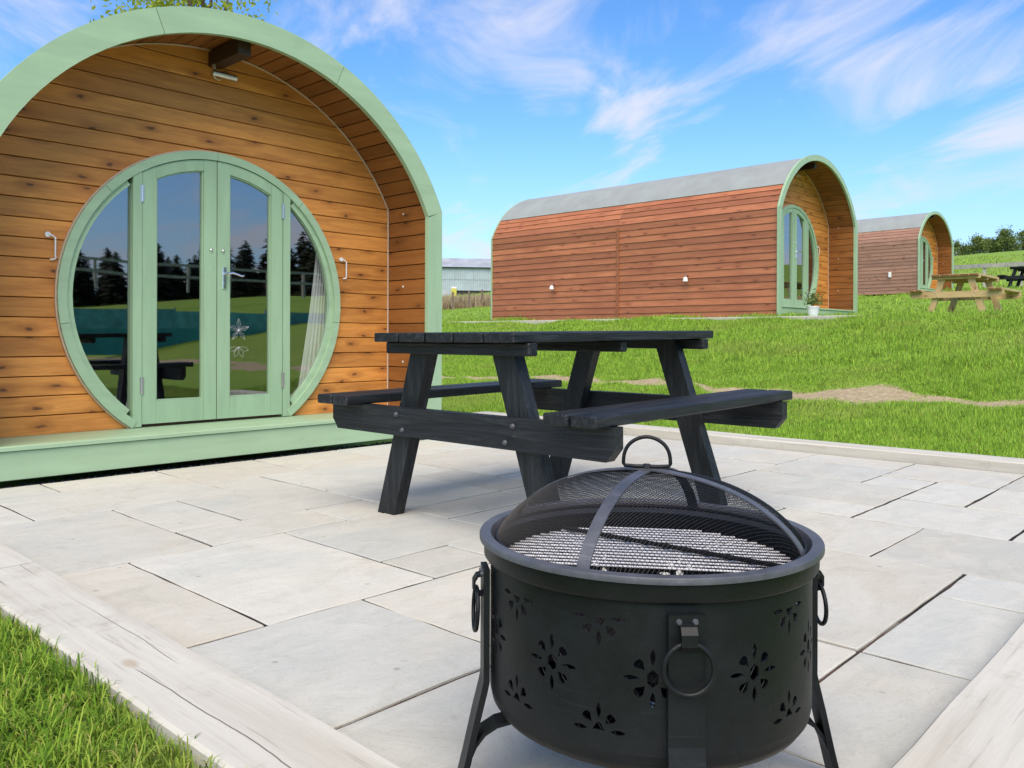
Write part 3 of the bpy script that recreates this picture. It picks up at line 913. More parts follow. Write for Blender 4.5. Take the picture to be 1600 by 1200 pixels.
    lt.tube([(-.05, .40, 2.332), (-.042, .395, 2.318), (-.02, .392, 2.312), (-.003, .395, 2.322)], .0035, 6)
    lt.obj('porch_light', 'steel', p, smooth='auto')
    for (sx, sy, sz) in ((HL, .30, 1.62), (HL, .30, 1.08), (HL, .30, .52), (-HL, .30, 1.62), (-HL, .30, 1.08)):
        MB().box(sx - .003 if sx > 0 else sx, sx if sx > 0 else sx + .003, sy - .007, sy + .007, sz - .007, sz + .007, .002).obj('screw_cap', 'white', p)
    # --- side cladding: lapped boards up to the roof edge
    HCx, RCx = 1.452, 1.600
    ac = math.acos(HCx / RCx)
    zk2 = CZ + RCx * math.sin(ac)
    pts = []
    nb = 15
    for i in range(nb + 1):
        pts.append((HCx, zk2 * i / nb, 1.0, 0.0))
    for i in range(1, 5):
        t = ac + rad(15.5) * i / 4
        pts.append((RCx * math.cos(t), CZ + RCx * math.sin(t), math.cos(t), math.sin(t)))
    cutsY = [0.037, L - .012] if batten is None else [0.037, batten - .001, batten + .001, L - .012]
    for s in (1, -1):
        for i in range(len(pts) - 1):
            (xa, za, na, ma), (xb, zb, nb_, mb_) = pts[i], pts[i + 1]
            for j in range(0, len(cutsY), 2):
                ya, yb = cutsY[j], cutsY[j + 1]
                q = [(xa + .025 * na, za + .025 * ma - .012 * (1 - ma)), (xa + .012 * na, za + .012 * ma - .012 * (1 - ma)), (xb + .002 * nb_, zb + .002 * mb_), (xb + .011 * nb_, zb + .011 * mb_)]
                MB().prism([(s * x, z) for x, z in q], ya, yb).obj('cladding_board', clad, p)
        if batten is not None:
            MB().box(s * 1.487 - .009, s * 1.487 + .009, batten - .022, batten + .022, .0, zk2 - .06, .003).obj('cover_batten', clad, p)
    # --- felt roof
    t0 = ac + rad(15.2)
    MB().sector(RCx + .012, RCx + .026, t0, PI - t0, .020, L + .03, CZ, 40).obj('roof', 'felt', p, smooth='auto')
    for (ly, lz) in lamps:
        lm = MB()
        lm.tube([(-1.475, ly, lz + .06), (-1.53, ly, lz + .075), (-1.56, ly, lz + .05)], .012, 8)
        lamp = lm.obj('wall_lamp', 'steel', p)
        sd2 = MB().lathe([(.014, .035), (.033, .022), (.042, -.035), (.037, -.035), (.028, .012), (.001, .026)], 16)
        sd2.v = [(x - 1.565, y + ly, z + lz) for x, y, z in sd2.v]
        sd2.obj('lamp_shade', 'white', lamp, smooth='auto')
    return p

def sloped_sill():
    x = HI - .002
    sec = [(-.004, .1445), (-.004, .163), (.003, .167), (WALL + .03, .160), (WALL + .03, .1445)]
    vv = [(sx * x, y, z) for sx in (-1, 1) for y, z in sec]
    n = len(sec)
    ff = [tuple(range(n)), tuple(range(2 * n - 1, n - 1, -1))] + [(i, (i + 1) % n, n + (i + 1) % n, n + i) for i in range(n)]
    return vv, ff

POD1 = (2.566, 4.50, 0.03)
pod1 = make_pod(POD1, 0.0, 'orange-fronted camping pod with round green glazed doors right beside the patio', 6.0, 'clad2', near=True)
yaw2, yaw3 = -0.005, -0.052
# the two pods farther off have a slimmer front arch
RI, HI, RL, HL, SHELL = 1.560, 1.415, 1.578, 1.425, 0.017
pod2 = make_pod((11.588 + 1.5 * math.cos(yaw2), 5.42 + 1.5 * math.sin(yaw2), 1.055), yaw2,
                'long red-brown clad camping pod with grey roof in the middle of the lawn', 5.97, 'clad2', batten=2.93,
                lamps=((1.55, .62), (4.35, .60)))
pod3 = make_pod((26.666 + 1.5 * math.cos(yaw3), 8.043 + 1.5 * math.sin(yaw3), 2.14), yaw3,
                'farthest camping pod with faded brown cladding, half hidden by the nearer pod', 5.97, 'clad3')
# small box on the far pod's side
MB().box(-1.53, -1.483, .82, .90, .50, .66, .004).obj('meter_box', 'white', pod3)

# white line decal on the right-hand door of the near pod
dec = MB()
dcx, dcz = 0.163, 0.745
for i in range(5):
    t = PI / 2 + i * 2 * PI / 5
    for off in (-.34, .34):
        dec.tube([(dcx, .4728, dcz), (dcx + .045 * math.cos(t + off), .4728, dcz + .045 * math.sin(t + off)), (dcx + .075 * math.cos(t), .4728, dcz + .075 * math.sin(t))], .0005, 3)
    dec.tube([(dcx, .4728, dcz), (dcx + .075 * math.cos(t), .4728, dcz + .075 * math.sin(t))], .0006, 3)
for i in range(4):
    t = PI + .3 + i * (PI - .6) / 3
    dec.tube([(dcx, .4728, dcz - .11), (dcx + .05 * math.cos(t - .3), .4728, dcz - .11 + .05 * math.sin(t - .3)), (dcx + .072 * math.cos(t), .4728, dcz - .11 + .072 * math.sin(t))], .0005, 3)
    dec.tube([(dcx, .4728, dcz - .11), (dcx + .05 * math.cos(t + .3), .4728, dcz - .11 + .05 * math.sin(t + .3)), (dcx + .072 * math.cos(t), .4728, dcz - .11 + .072 * math.sin(t))], .0005, 3)
door_r = [o for o in pod1.children if o.name.startswith('door') and not o.name.startswith('door_s')][0]
dec.obj('flower_decal', 'white', door_r)

# curtain inside the right-hand side light
cu = MB()
nn_ = 40
vv = []
for r_ in range(9):
    f_ = r_ / 8
    for i in range(nn_ + 1):
        t = i / nn_
        w = .10 + .17 * f_ ** 1.3
        x = .90 - w + w * t
        vv.append((x + .03, .585 + .014 * math.sin(t * 40 + 1.2 * f_), 1.40 - 1.20 * f_))
cu.add(vv, [(r_ * (nn_ + 1) + i, r_ * (nn_ + 1) + i + 1, (r_ + 1) * (nn_ + 1) + i + 1, (r_ + 1) * (nn_ + 1) + i) for r_ in range(8) for i in range(nn_)])
cu.obj('curtain', 'curtain', smooth=True, loc=POD1, label='white gathered curtain behind the right-hand glass of the near pod', cat='curtain')

# slate chips in the gap under the near pod's fascia
def chips():
    n = 5200
    x = RNG.uniform(0.9, 5.1, n); y = RNG.uniform(4.488, 4.62, n)
    x[:1200] = RNG.uniform(4.1, 5.16, 1200); y[:1200] = RNG.uniform(4.49, 4.62, 1200)
    s = RNG.uniform(.005, .014, n)
    z = RNG.uniform(-.03, -.006, n)
    base = np.array([(1, 0, 0), (-1, 0, 0), (0, 1, 0), (0, -1, 0), (0, 0, .6), (0, 0, -.6)], float)
    F = np.array([(0, 2, 4), (2, 1, 4), (1, 3, 4), (3, 0, 4), (2, 0, 5), (1, 2, 5), (3, 1, 5), (0, 3, 5)])
    ang = RNG.uniform(0, 2 * PI, n)
    P = base[None] * s[:, None, None] * RNG.uniform(.6, 1.3, (n, 6, 1))
    c, s_ = np.cos(ang)[:, None], np.sin(ang)[:, None]
    V = np.stack([P[..., 0] * c - P[..., 1] * s_ + x[:, None], P[..., 0] * s_ + P[..., 1] * c + y[:, None], P[..., 2] + z[:, None]], -1)
    T = F[None] + (np.arange(n) * 6)[:, None, None]
    link('slate_gravel', fast_mesh('slate_gravel', V.reshape(-1, 3), T.reshape(-1, 3)), 'slate', label='dark slate chips in the gap between patio and pod', cat='gravel', kind='stuff')
chips()

# timber edging strip in front of the middle pod
MB().box(11.10, 11.26, 3.75, 13.2, 0.70, 1.045, .006).obj('edging_board', 'sleeper_y', label='low pale timber edging below the middle pod on the bank', cat='edging')

# ------------------------------------------------------------------ picnic tables
def make_table(loc, rotz, label, mats, zs=1.0, tilt=0.0, ends=None, bolts=True, ls=1.0):
    t = thing('picnic_table', loc, label, 'picnic table', rotz, 'A-frame picnic tables')
    t.rotation_euler = (0, -tilt, rotz)
    mx, my, mz = mats
    La, Wt, zt, tt = .664 * ls, .380, .758, .036
    npl = 5
    g_ = .008
    pw = (2 * Wt - (npl - 1) * g_) / npl
    for i in range(npl):
        y0 = -Wt + i * (pw + g_)
        d = random.uniform(-.003, .003)
        MB().box(-La + d, La + d, y0, y0 + pw, zt - tt, zt + random.uniform(-.001, .001), .004).obj('table_plank', mx, t)
        if ends:
            MB().box(-La + d - .0025, -La + d + .003, y0 + .004, y0 + pw - .004, zt - tt + .004, zt - .004).obj('plank_end', ends, t)
    A = .606 * ls
    Ls = .689 * ls
    for s in (1, -1):
        # battens under the top
        MB().box(s * (A - .03) - .024, s * (A - .03) + .024, -.39, .39, zt - tt - .047, zt - tt - .001, .005).obj('top_batten', my, t)
        # bearer with chamfered lower corners
        ax0, ax1 = (-A - .0, -A + .045) if s < 0 else (A - .045, A)
        zb, hb, Bb = .460, .112, .752
        sec = [(-Bb, zb), (-Bb, zb - .070), (-Bb + .035, zb - hb), (Bb - .035, zb - hb), (Bb, zb - .070), (Bb, zb)]
        n = 6
        b = MB()
        b.add([(x, y, z) for x in (ax0, ax1) for y, z in sec], [tuple(range(n)), tuple(range(2 * n - 1, n - 1, -1))] + [(i, (i + 1) % n, n + (i + 1) % n, n + i) for i in range(n)])
        be = b.obj('bearer', my, t)
        if bolts:
            for yb, zb2 in ((.318, .432), (.281, .372), (-.318, .432), (-.281, .372)):
                bl = MB().lathe([(.0001, .010), (.006, .009), (.010, .004), (.011, 0)], 12)
                bl.v = [((ax0 - z) if s < 0 else (ax1 + z), yb + x, zb2 + y) for x, y, z in bl.v]
                bl.obj('bolt', 'iron_rim' if not ends else 'steel', be, smooth=True)
        # legs, splayed
        for q in (1, -1):
            lx0, lx1 = (-A + .046, -A + .100) if s < 0 else (A - .100, A - .046)
            yt, yf, w = .215, .452, .053
            z1 = zt - tt - .001
            sec = [(q * (yf - w), 0), (q * (yf + w), 0), (q * (yt + w), z1), (q * (yt - w), z1)]
            MB().add([(x, y, z) for x in (lx0, lx1) for y, z in sec], [(0, 1, 2, 3), (7, 6, 5, 4), (0, 4, 5, 1), (1, 5, 6, 2), (2, 6, 7, 3), (3, 7, 4, 0)]).obj('leg', mz, t)
    MB().box(-.02, .02, -.36, .36, zt - tt - .046, zt - tt - .001, .005).obj('top_batten', my, t)
    for s in (1, -1):
        for y0 in (.526, .636):
            lo, hi = sorted((s * y0, s * (y0 + .102)))
            d = random.uniform(-.008, .008)
            MB().box(-Ls + d, Ls + d, lo, hi, .461, .499, .005).obj('seat_plank', mx, t)
            if ends:
                MB().box(-Ls + d - .0025, -Ls + d + .003, lo + .004, hi - .004, .465, .495).obj('plank_end', ends, t)
    return t

make_table((2.712, 2.267, 0.0), -0.003, 'weathered black picnic table standing on the patio behind the fire pit', ('black_x', 'black_y', 'black_z'), tilt=0.014)
make_table((16.62, 4.22, float(terrain(16.6, 4.2)) - .02), 0.0, 'bare tan timber picnic table on the lawn in front of the farthest pod', ('tan_x', 'tan_y', 'tan_z'), ends='tan_end', ls=1.08)
make_table((32.2, 6.3, float(terrain(32.2, 6.3)) - .03), 0.0, 'small black picnic table far off at the right edge of the field', ('black_x', 'black_y', 'black_z'), bolts=False)

# ------------------------------------------------------------------ fire pit
FPX, FPY, ZR = 1.158, 0.772, 0.4115
pit = thing('fire_pit', (FPX, FPY, 0), 'round black iron fire pit with flower cut-outs in the foreground', 'fire pit')
RB = 0.2590
def flower(cx, cz, R, up=True, down=True):
    polys = []
    def rot(pt, t): return (cx + pt[0] * math.cos(t) - pt[1] * math.sin(t), cz + pt[0] * math.sin(t) + pt[1] * math.cos(t))
    for i in range(8):
        t = PI / 2 + i * PI / 4
        sgn = math.sin(t)
        if not up and sgn > 0.2: continue
        if not down and sgn < -0.2: continue
        if i % 2 == 0:
            shp = [(.42 * R, 0), (.60 * R, .075 * R), (.76 * R, .09 * R), (.90 * R, .055 * R), (R, 0), (.90 * R, -.055 * R), (.76 * R, -.09 * R), (.60 * R, -.075 * R)]
        else:
            shp = [(.36 * R, 0), (.62 * R, .17 * R), (.76 * R, .15 * R), (.80 * R, 0), (.76 * R, -.15 * R), (.62 * R, -.17 * R)]
        polys.append([rot(q, t) for q in shp])
    if up and down:
        polys.append([(cx + .21 * R * math.cos(k * PI / 3 + PI / 2), cz + .30 * R * math.sin(k * PI / 3 + PI / 2)) for k in range(6)])
    elif down:
        polys.append([(cx - .24 * R, cz), (cx + .24 * R, cz), (cx + .06 * R, cz - .28 * R), (cx - .06 * R, cz - .28 * R)][::-1])
    else:
        polys.append([(cx - .24 * R, cz), (cx + .24 * R, cz), (cx + .06 * R, cz + .28 * R), (cx - .06 * R, cz + .28 * R)])
    return polys
def bowl():
    zb, zt_ = 0.165, 0.388
    circ = 2 * PI * RB
    nfl = 11
    step = circ / nfl
    holes = []
    for i in range(nfl):
        holes += flower((i + .5) * step, .270, .041)
        holes += flower((i + 1.0) * step if i < nfl - 1 else .0 + 0.001, .346, .038, up=False) if i < nfl - 1 else []
        holes += flower((i + 1.0) * step, .192, .038, down=False) if i < nfl - 1 else []
    V, E_ = [], []
    nx_, nz_ = 130, 10
    for i in range(nx_ + 1):
        for j in range(nz_ + 1):
            V.append((circ * i / nx_, zb + (zt_ - zb) * j / nz_))
    for h in holes:
        b = len(V)
        V += h
        E_ += [(b + k, b + (k + 1) % len(h)) for k in range(len(h))]
    co, ed, fa, *_ = delaunay_2d_cdt([Vector(v) for v in V], E_, [], 0, 1e-6)
    def inside(px_, pz_):
        for h in holes:
            if abs(h[0][0] - px_) > .12: continue
            c = False
            for k in range(len(h)):
                (x1, y1), (x2, y2) = h[k], h[k - 1]
                if (y1 > pz_) != (y2 > pz_) and px_ < (x2 - x1) * (pz_ - y1) / (y2 - y1) + x1:
                    c = not c
            if c: return True
        return False
    keep = []
    for f in fa:
        cx_ = sum(co[i].x for i in f) / len(f)
        cz_ = sum(co[i].y for i in f) / len(f)
        if not inside(cx_, cz_):
            keep.append(tuple(f))
    # seam sits behind, away from the camera
    ph = rad(-128)
    verts = [(RB * math.cos(c.x / RB + ph), RB * math.sin(c.x / RB + ph), c.y) for c in co]
    m = MB()
    tk_ = 0.0035
    inner = [((RB - tk_) * math.cos(c.x / RB + ph), (RB - tk_) * math.sin(c.x / RB + ph), c.y) for c in co]
    m.add(verts, keep)
    m.add(inner, [tuple(reversed(f)) for f in keep])
    cnt = {}
    for f in keep:
        for a_, b_ in zip(f, f[1:] + f[:1]):
            k_ = (min(a_, b_), max(a_, b_))
            cnt[k_] = cnt.get(k_, 0) + 1
    for (a_, b_), c_ in cnt.items():
        if c_ == 1:
            m.add([verts[a_], verts[b_], inner[b_], inner[a_]], [(0, 1, 2, 3)])
    m.lathe([(RB, .165), (.256, .150), (.247, .137), (.232, .128), (.198, .122), (.02, .120)], 96)
    return m.obj('bowl', 'iron', pit, smooth='auto')
bowl_o = bowl()
# wire liner behind the cut-outs
ln = MB()
nh = 90
for k in range(nh):
    for s in (1, -1):
        t0 = 2 * PI * k / nh
        ln.tube([((RB - .007) * math.cos(t0 + s * .62 * i / 8), (RB - .007) * math.sin(t0 + s * .62 * i / 8), .165 + .22 * i / 8) for i in range(9)], .0007, 3, caps=False)
lo_ = ln.obj('wire_liner', 'wire', pit)
lo_['kind'] = 'stuff'
MB().lathe([(RB + .0004, .371), (.2670, .3745), (.2695, .378), (.2700, .4015)], 96).obj('rim_band', 'iron', pit, smooth='auto')
MB().lathe([(.2705, .4005), (.277, .4025), (.277, ZR - .002), (.2758, ZR), (.259, ZR), (.2575, ZR - .002), (.2555, ZR - .035)], 128).obj('rim', 'iron_rim', pit, smooth='auto')
for a_ in (141, 225, 312, 45):
    t = rad(a_)
    dr = Vector((math.cos(t), math.sin(t), 0)); tg = Vector((-math.sin(t), math.cos(t), 0))
    path = [dr * r + Vector((0, 0, z)) for r, z in ((.2690, .362), (.2690, .30), (.2690, .22), (.2690, .185), (.272, .170), (.283, .125), (.297, .062), (.311, .004))]
    lg = MB().ribbon(path, tg, .050, .010).obj('leg', 'iron', pit)
    br = [dr * r + Vector((0, 0, z)) for r, z in ((.19, .118), (.225, .116), (.252, .110), (.272, .098), (.286, .080), (.296, .058))]
    MB().ribbon(br, tg, .040, .0055).obj('leg_brace', 'iron', lg)
    hb = [dr * r + Vector((0, 0, z)) for r, z in ((.2745, .350), (.2825, .348), (.2875, .340), (.2875, .325), (.2815, .319), (.2745, .318))]
    hk = MB().ribbon(hb, tg, .022, .004).obj('ring_bracket', 'iron', pit)
    rc = dr * .2845 + Vector((0, 0, .294))
    tilt = dr * 0.10
    rp = [rc + tg * (.0335 * math.cos(u)) + (Vector((0, 0, 1)) - tilt * .5).normalized() * (.0335 * math.sin(u)) - dr * .0 for u in [2 * PI * i / 28 for i in range(28)]]
    MB().tube(rp, .0036, 8, closed=True).obj('ring_handle', 'iron', hk, smooth=True)
    for q in (-1, 1):
        rv = dr * .274 + tg * (.011 * q) + Vector((0, 0, .353))
        MB().tube([rv, rv + dr * .004], [.0045, .003], 8).obj('rivet', 'iron_rim', hk)

# charcoal bed, lumps with ash
cb = MB().lathe([(.0001, .285), (.12, .287), (.20, .280), (.245, .268)], 40)
cb.v = [(x, y, z + .008 * math.sin(70 * x + 3) * math.sin(60 * y) + random.uniform(-.004, .004)) for x, y, z in cb.v]
cb.obj('charcoal_bed', 'coal', kind='stuff', loc=(FPX, FPY, 0), label='black charcoal and soot filling the fire pit bowl', cat='charcoal')
VD = Vector((FPX, FPY, 0)).normalized()          # away from the camera
VS = Vector((VD.y, -VD.x, 0))                    # to the right
rr = random.Random(5)
lump_spots = [(.055, -.125, .020, 'ash'), (.075, -.132, .017, 'ash'), (.035, -.115, .014, 'ash'), (.012, -.145, .012, 'ash'), (.105, -.125, .012, 'ash'), (-.03, -.150, .010, 'ash'), (.135, -.110, .010, 'ash'), (-.11, -.10, .011, 'ash')]
lump_names = ['largest pale ash-covered charcoal lump inside the fire pit', 'pale charcoal lump right of the largest one in the fire pit', 'flat grey charcoal flake left of the largest lump in the fire pit', 'small pale ash chip at the front of the fire pit', 'pale charcoal chip towards the right inside the fire pit', 'tiny ash chip near the front strap in the fire pit', 'rightmost small ash chip inside the fire pit', 'leftmost small ash chip inside the fire pit']
for (sx, dy, s_, m_), lb in zip(lump_spots, lump_names):
    bm = bmesh.new()
    bmesh.ops.create_icosphere(bm, subdivisions=1, radius=s_)
    for v in bm.verts:
        v.co *= rr.uniform(.7, 1.25)
        v.co.z *= .85
    me = bpy.data.meshes.new('charcoal_lump'); bm.to_mesh(me); bm.free()
    pos = Vector((FPX, FPY, 0)) + VS * sx + VD * dy + Vector((0, 0, .352))
    link('charcoal_lump', me, m_, loc=pos, rot=(rr.random() * 3, rr.random() * 3, rr.random() * 3), label=lb, cat='charcoal', group='ash-covered charcoal lumps in the fire pit')

# grill
gr = thing('grill_grate', (FPX, FPY, .364), 'pale ash-coated barbecue grate lying inside the fire pit', 'grate')
RGR = .240
k = 0
off = -.052
while off < .232:
    hw = math.sqrt(RGR ** 2 - off ** 2)
    a0 = VD * off - VS * hw; a1 = VD * off + VS * hw
    nseg = 24
    MB().tube([a0.lerp(a1, i / nseg) + Vector((0, 0, 0)) for i in range(nseg + 1)], [.0017 + .0004 * rr.random() for _ in range(nseg + 1)], 6).obj('grate_bar', 'grill', gr, smooth=True)
    off += .0192; k += 1
for d0, d1 in (((-.155, .165), (.215, -.045)),):
    p0 = VS * d0[0] + VD * d0[1]; p1 = VS * d1[0] + VD * d1[1]
    MB().tube([p0 + Vector((0, 0, .0085)), p1 + Vector((0, 0, .0085))], .0042, 6).obj('support_rod', 'iron_in', gr)
MB().tube([Vector((RGR * math.cos(u), RGR * math.sin(u), -.006)) for u in [2 * PI * i / 48 for i in range(48)]], .004, 6, closed=True).obj('grate_ring', 'iron_in', gr)

# mesh spark guard
dm = thing('spark_guard', (FPX, FPY, ZR - .010), 'black wire mesh spark guard dome with flat straps on the fire pit', 'spark guard')
RD, HD = .249, .106
RS = (RD ** 2 + HD ** 2) / (2 * HD)
def dome(r): return HD * max(0.0, 1 - (min(r, RD) / RD) ** 2.35) ** .74
wires = MB()
pitchw = .0047
ca, sa = math.cos(rad(79)), math.sin(rad(79))
nline = int(RD / pitchw)
for fam in (0, 1):
    for i in range(-nline, nline + 1):
        o_ = i * pitchw
        hw = math.sqrt(max(RD ** 2 - o_ ** 2, 0))
        if hw < .01: continue
        ns = max(8, int(hw * 2 / .014))
        pts = []
        for j in range(ns + 1):
            u = -hw * math.cos(PI * j / ns)
            x, y = (u * ca - o_ * sa, u * sa + o_ * ca) if fam == 0 else (-u * sa - o_ * ca, u * ca - o_ * sa)
            pts.append((x, y, dome(math.hypot(x, y)) + (.0004 if fam else -.0004)))
        wires.tube(pts, .00040, 3, caps=False)
wo_ = wires.obj('wire_mesh', 'wire', dm)
wo_['kind'] = 'stuff'
for a_ in (193, 283):
    t = rad(a_)
    dr = Vector((math.cos(t), math.sin(t), 0)); tg = Vector((-math.sin(t), math.cos(t), 0))
    MB().ribbon([dr * (-RD * math.cos(PI * i / 40)) + Vector((0, 0, dome(abs(RD * math.cos(PI * i / 40))) + .003 + (.003 if a_ > 200 else 0) * math.exp(-((i - 20) / 2.5) ** 2))) for i in range(41)], tg, .0195, .0025).obj('strap', 'strap', dm)
MB().tube([(RD * math.cos(u), RD * math.sin(u), 0.001) for u in [2 * PI * i / 72 for i in range(72)]], .0035, 6, closed=True).obj('base_ring', 'wire', dm, smooth=True)
hz = HD + .011
hp = []
for i in range(25):
    u = PI * i / 24
    hp.append(VS * (.0385 * math.cos(u) * (1 - .10 * math.sin(u) ** 6)) + Vector((0, 0, hz + .004 + .044 * math.sin(u) ** .8)))
hp += [VS * (-.036 + .004 * 0) + Vector((0, 0, hz)), VS * -.018 + Vector((0, 0, hz - .001)), VS * .018 + Vector((0, 0, hz - .001)), VS * .036 + Vector((0, 0, hz))]
MB().tube(hp, .0032, 8, closed=True).obj('handle', 'wire', dm, smooth=True)
MB().tube([(0, 0, HD - .002), (0, 0, HD + .008), (0, 0, HD + .014)], [.009, .008, .006], 10).obj('handle_boss', 'wire', dm)

# ------------------------------------------------------------------ flower pot by the middle pod
fp = thing('flower_pot', (12.02, 5.10, float(terrain(12.02, 5.1))), 'white flower pot with a leafy plant on the middle pod\'s doorstep', 'flower pot')
MB().lathe([(.0001, .0), (.07, .0), (.088, .14), (.093, .14), (.093, .16), (.082, .16), (.078, .145), (.0001, .145)], 20).obj('pot', 'pot', fp, smooth='auto')
def leaf_cloud(n, centre_fn, size, rng, tint_fn=None):
    C_ = centre_fn(n)
    d1 = rng.normal(size=(n, 3)); d1 /= np.linalg.norm(d1, axis=1, keepdims=True)
    d2 = rng.normal(size=(n, 3)); d2 -= (d2 * d1).sum(1, keepdims=True) * d1; d2 /= np.linalg.norm(d2, axis=1, keepdims=True)
    s = size * rng.uniform(.6, 1.35, n)[:, None]
    V = np.stack([C_ - d1 * s, C_ + d2 * s * .45, C_ + d1 * s, C_ - d2 * s * .45], 1).reshape(-1, 3)
    Q = np.arange(n * 4).reshape(-1, 4)
    t = rng.uniform(0, 1, n) if tint_fn is None else tint_fn(C_)
    return V, Q, np.repeat(np.clip(t, 0, 1), 4)
V, Q, T = leaf_cloud(300, lambda n: np.stack([RNG.normal(0, .06, n), RNG.normal(0, .06, n), .19 + np.abs(RNG.normal(0, .085, n))], 1), .022, RNG)
link('foliage', fast_mesh('foliage', V, Q, T), 'leaf', fp)
for i in range(5):
    MB().tube([(0, 0, .16), (random.uniform(-.06, .06), random.uniform(-.06, .06), random.uniform(.25, .36))], .003, 5).obj('stem', 'leaf', fp)

# ------------------------------------------------------------------ trees
def make_tree(loc, h, crown_r, crown_h, trunk_r, leaf, nl, mat, label, group, seed, name='tree', clumps=26, bare=0.3):
    rng = np.random.default_rng(seed)
    t = thing(name, loc, label, 'tree', rng.uniform(0, 6.28), group)
    cb_ = h - crown_h
    tr = MB()
    tr.tube([(0, 0, -.3), (0.02 * h * .2, 0, h * .25), (-.01 * h, .01 * h, h * .55), (0, 0, h * .92)], [trunk_r * 1.25, trunk_r, trunk_r * .6, trunk_r * .12], 8)
    cc = []
    for i in range(clumps):
        u = rng.uniform(0.02, 1)
        zc_ = cb_ + crown_h * u
        env = crown_r * (math.sin(PI * min(1, .12 + .86 * u) ** .8) ** .7)
        an = rng.uniform(0, 2 * PI)
        r_ = env * math.sqrt(rng.uniform(.05, 1))
        cc.append((r_ * math.cos(an), r_ * math.sin(an), zc_))
    for c in cc[::2]:
        s0 = Vector((0, 0, max(cb_ * .8, c[2] - crown_h * .35)))
        mid = s0.lerp(Vector(c), .5) + Vector((0, 0, -.03 * h))
        tr.tube([s0, mid, c], [trunk_r * .4, trunk_r * .22, trunk_r * .07], 5)
    tr.obj('trunk', 'bark', t, smooth=True)
    cc = np.array(cc)
    wts = rng.uniform(.4, 1.4, clumps); wts /= wts.sum()
    tone = rng.uniform(0, .55, clumps)
    idx = rng.choice(clumps, nl, p=wts)
    sp = crown_r * rng.uniform(.16, .34, clumps)
    P = cc[idx] + rng.normal(size=(nl, 3)) * sp[idx][:, None] * np.array([1, 1, .8])
    V, Q, T = leaf_cloud(nl, lambda n: P, leaf, rng, lambda C_: tone[idx] + rng.uniform(0, .45, nl))
    link('crown', fast_mesh('crown', V, Q, T), mat, t)
    return t

def ground_at(px_, depth):
    """point on the terrain at that depth along the view, px measured on the photograph"""
    lat = (px_ - 800) / 1293 * depth
    q = FW * depth + RT * lat
    return (q.x, q.y, float(terrain(q.x, q.y)))

g1 = 'trees on the hill behind the fence'
for px_, dep, h_, r_, nl_, cl_, sd_, lb in (
        (1492, 116, 3.4, .95, 1300, 12, 1, 'thin sparse tree just right of the farthest pod'),
        (1526, 116, 3.6, 1.35, 3600, 26, 2, 'bushy green tree, second from the farthest pod on the hill'),
        (1547, 120, 3.5, 1.5, 3600, 26, 3, 'low broad tree between the bushy one and the tallest on the hill'),
        (1570, 116, 4.5, 1.6, 4800, 34, 4, 'tallest dense tree on the hill behind the fence'),
        (1598, 118, 4.1, 1.4, 2600, 24, 5, 'airy tree at the right edge behind the fence'),
        (1630, 117, 4.3, 1.6, 3600, 26, 6, 'broad tree just beyond the right edge of the view'),
        (1508, 122, 2.5, 1.5, 2400, 22, 7, 'low dark bush at the foot of the leftmost hill trees')):
    make_tree(ground_at(px_, dep), h_ * .86, r_ * .95, h_ * .80, .10, .14, nl_, 'leaf', lb, g1, sd_, clumps=cl_)
make_tree((7.75, 15.75, float(terrain(7.75, 15.75))), 8.1, 1.5, 4.6, .16, .060, 8500, 'leaf_y', 'yellow-green tree showing above the roof of the near pod', None, 9, clumps=46)

# conifers across the field behind the camera: they show in the door glass
def conifer_mesh(seed, h=7.0):
    rng = np.random.default_rng(seed)
    V, Q, T = [], [], []
    nlay = 26
    for l in range(nlay):
        u = l / nlay
        z = h * (.06 + .94 * u)
        R = h * .34 * (1 - u) ** .75 + .10
        nb = int(9 + 7 * (1 - u))
        for b in range(nb):
            an = rng.uniform(0, 2 * PI)
            rr_ = R * rng.uniform(.6, 1.15)
            d = np.array([math.cos(an), math.sin(an), 0]); s = np.array([-d[1], d[0], 0])
            w = rr_ * .26
            base = np.array([0, 0, z + .15 * rr_])
            tip = d * rr_ + np.array([0, 0, z - .22 * rr_ + rng.normal(0, .05)])
            m1 = base * .45 + tip * .55
            i0 = len(V)
            V += [base, m1 + s * w + (0, 0, -.08), tip, m1 - s * w + (0, 0, -.08)]
            Q.append((i0, i0 + 1, i0 + 2, i0 + 3))
            T += [rng.uniform(0, 1)] * 4
    return fast_mesh('needles', np.array(V, float), np.array(Q), np.array(T))
cms = [conifer_mesh(i, h) for i, h in enumerate((4.6, 3.6, 5.2, 4.2, 3.2))]
for m_ in cms: m_.materials.append(MAT['needle'])
tk = MB().tube([(0, 0, -.3), (0, 0, 3.4)], [.16, .03], 7).mesh('trunk')
tk.materials.append(MAT['bark'])
cr_ = random.Random(8)
nco = 90
for i in range(nco):
    x = 5 + (i % 45) * 1.1 + cr_.uniform(-.6, .6)
    y = -48 + cr_.uniform(-4, 4) + (x - 30) * .10
    t = thing('conifer', (x, y, float(terrain(x, y)) - .1), 'dark conifer in the row across the field, mirrored in the door glass', 'tree', cr_.uniform(0, 6), 'dark conifers reflected in the glass')
    s = cr_.uniform(.72, 1.18)
    t.scale = (s * cr_.uniform(.9, 1.2), s, s)
    link('crown', cms[cr_.randrange(5)], None, t)
    link('trunk', tk, None, t)
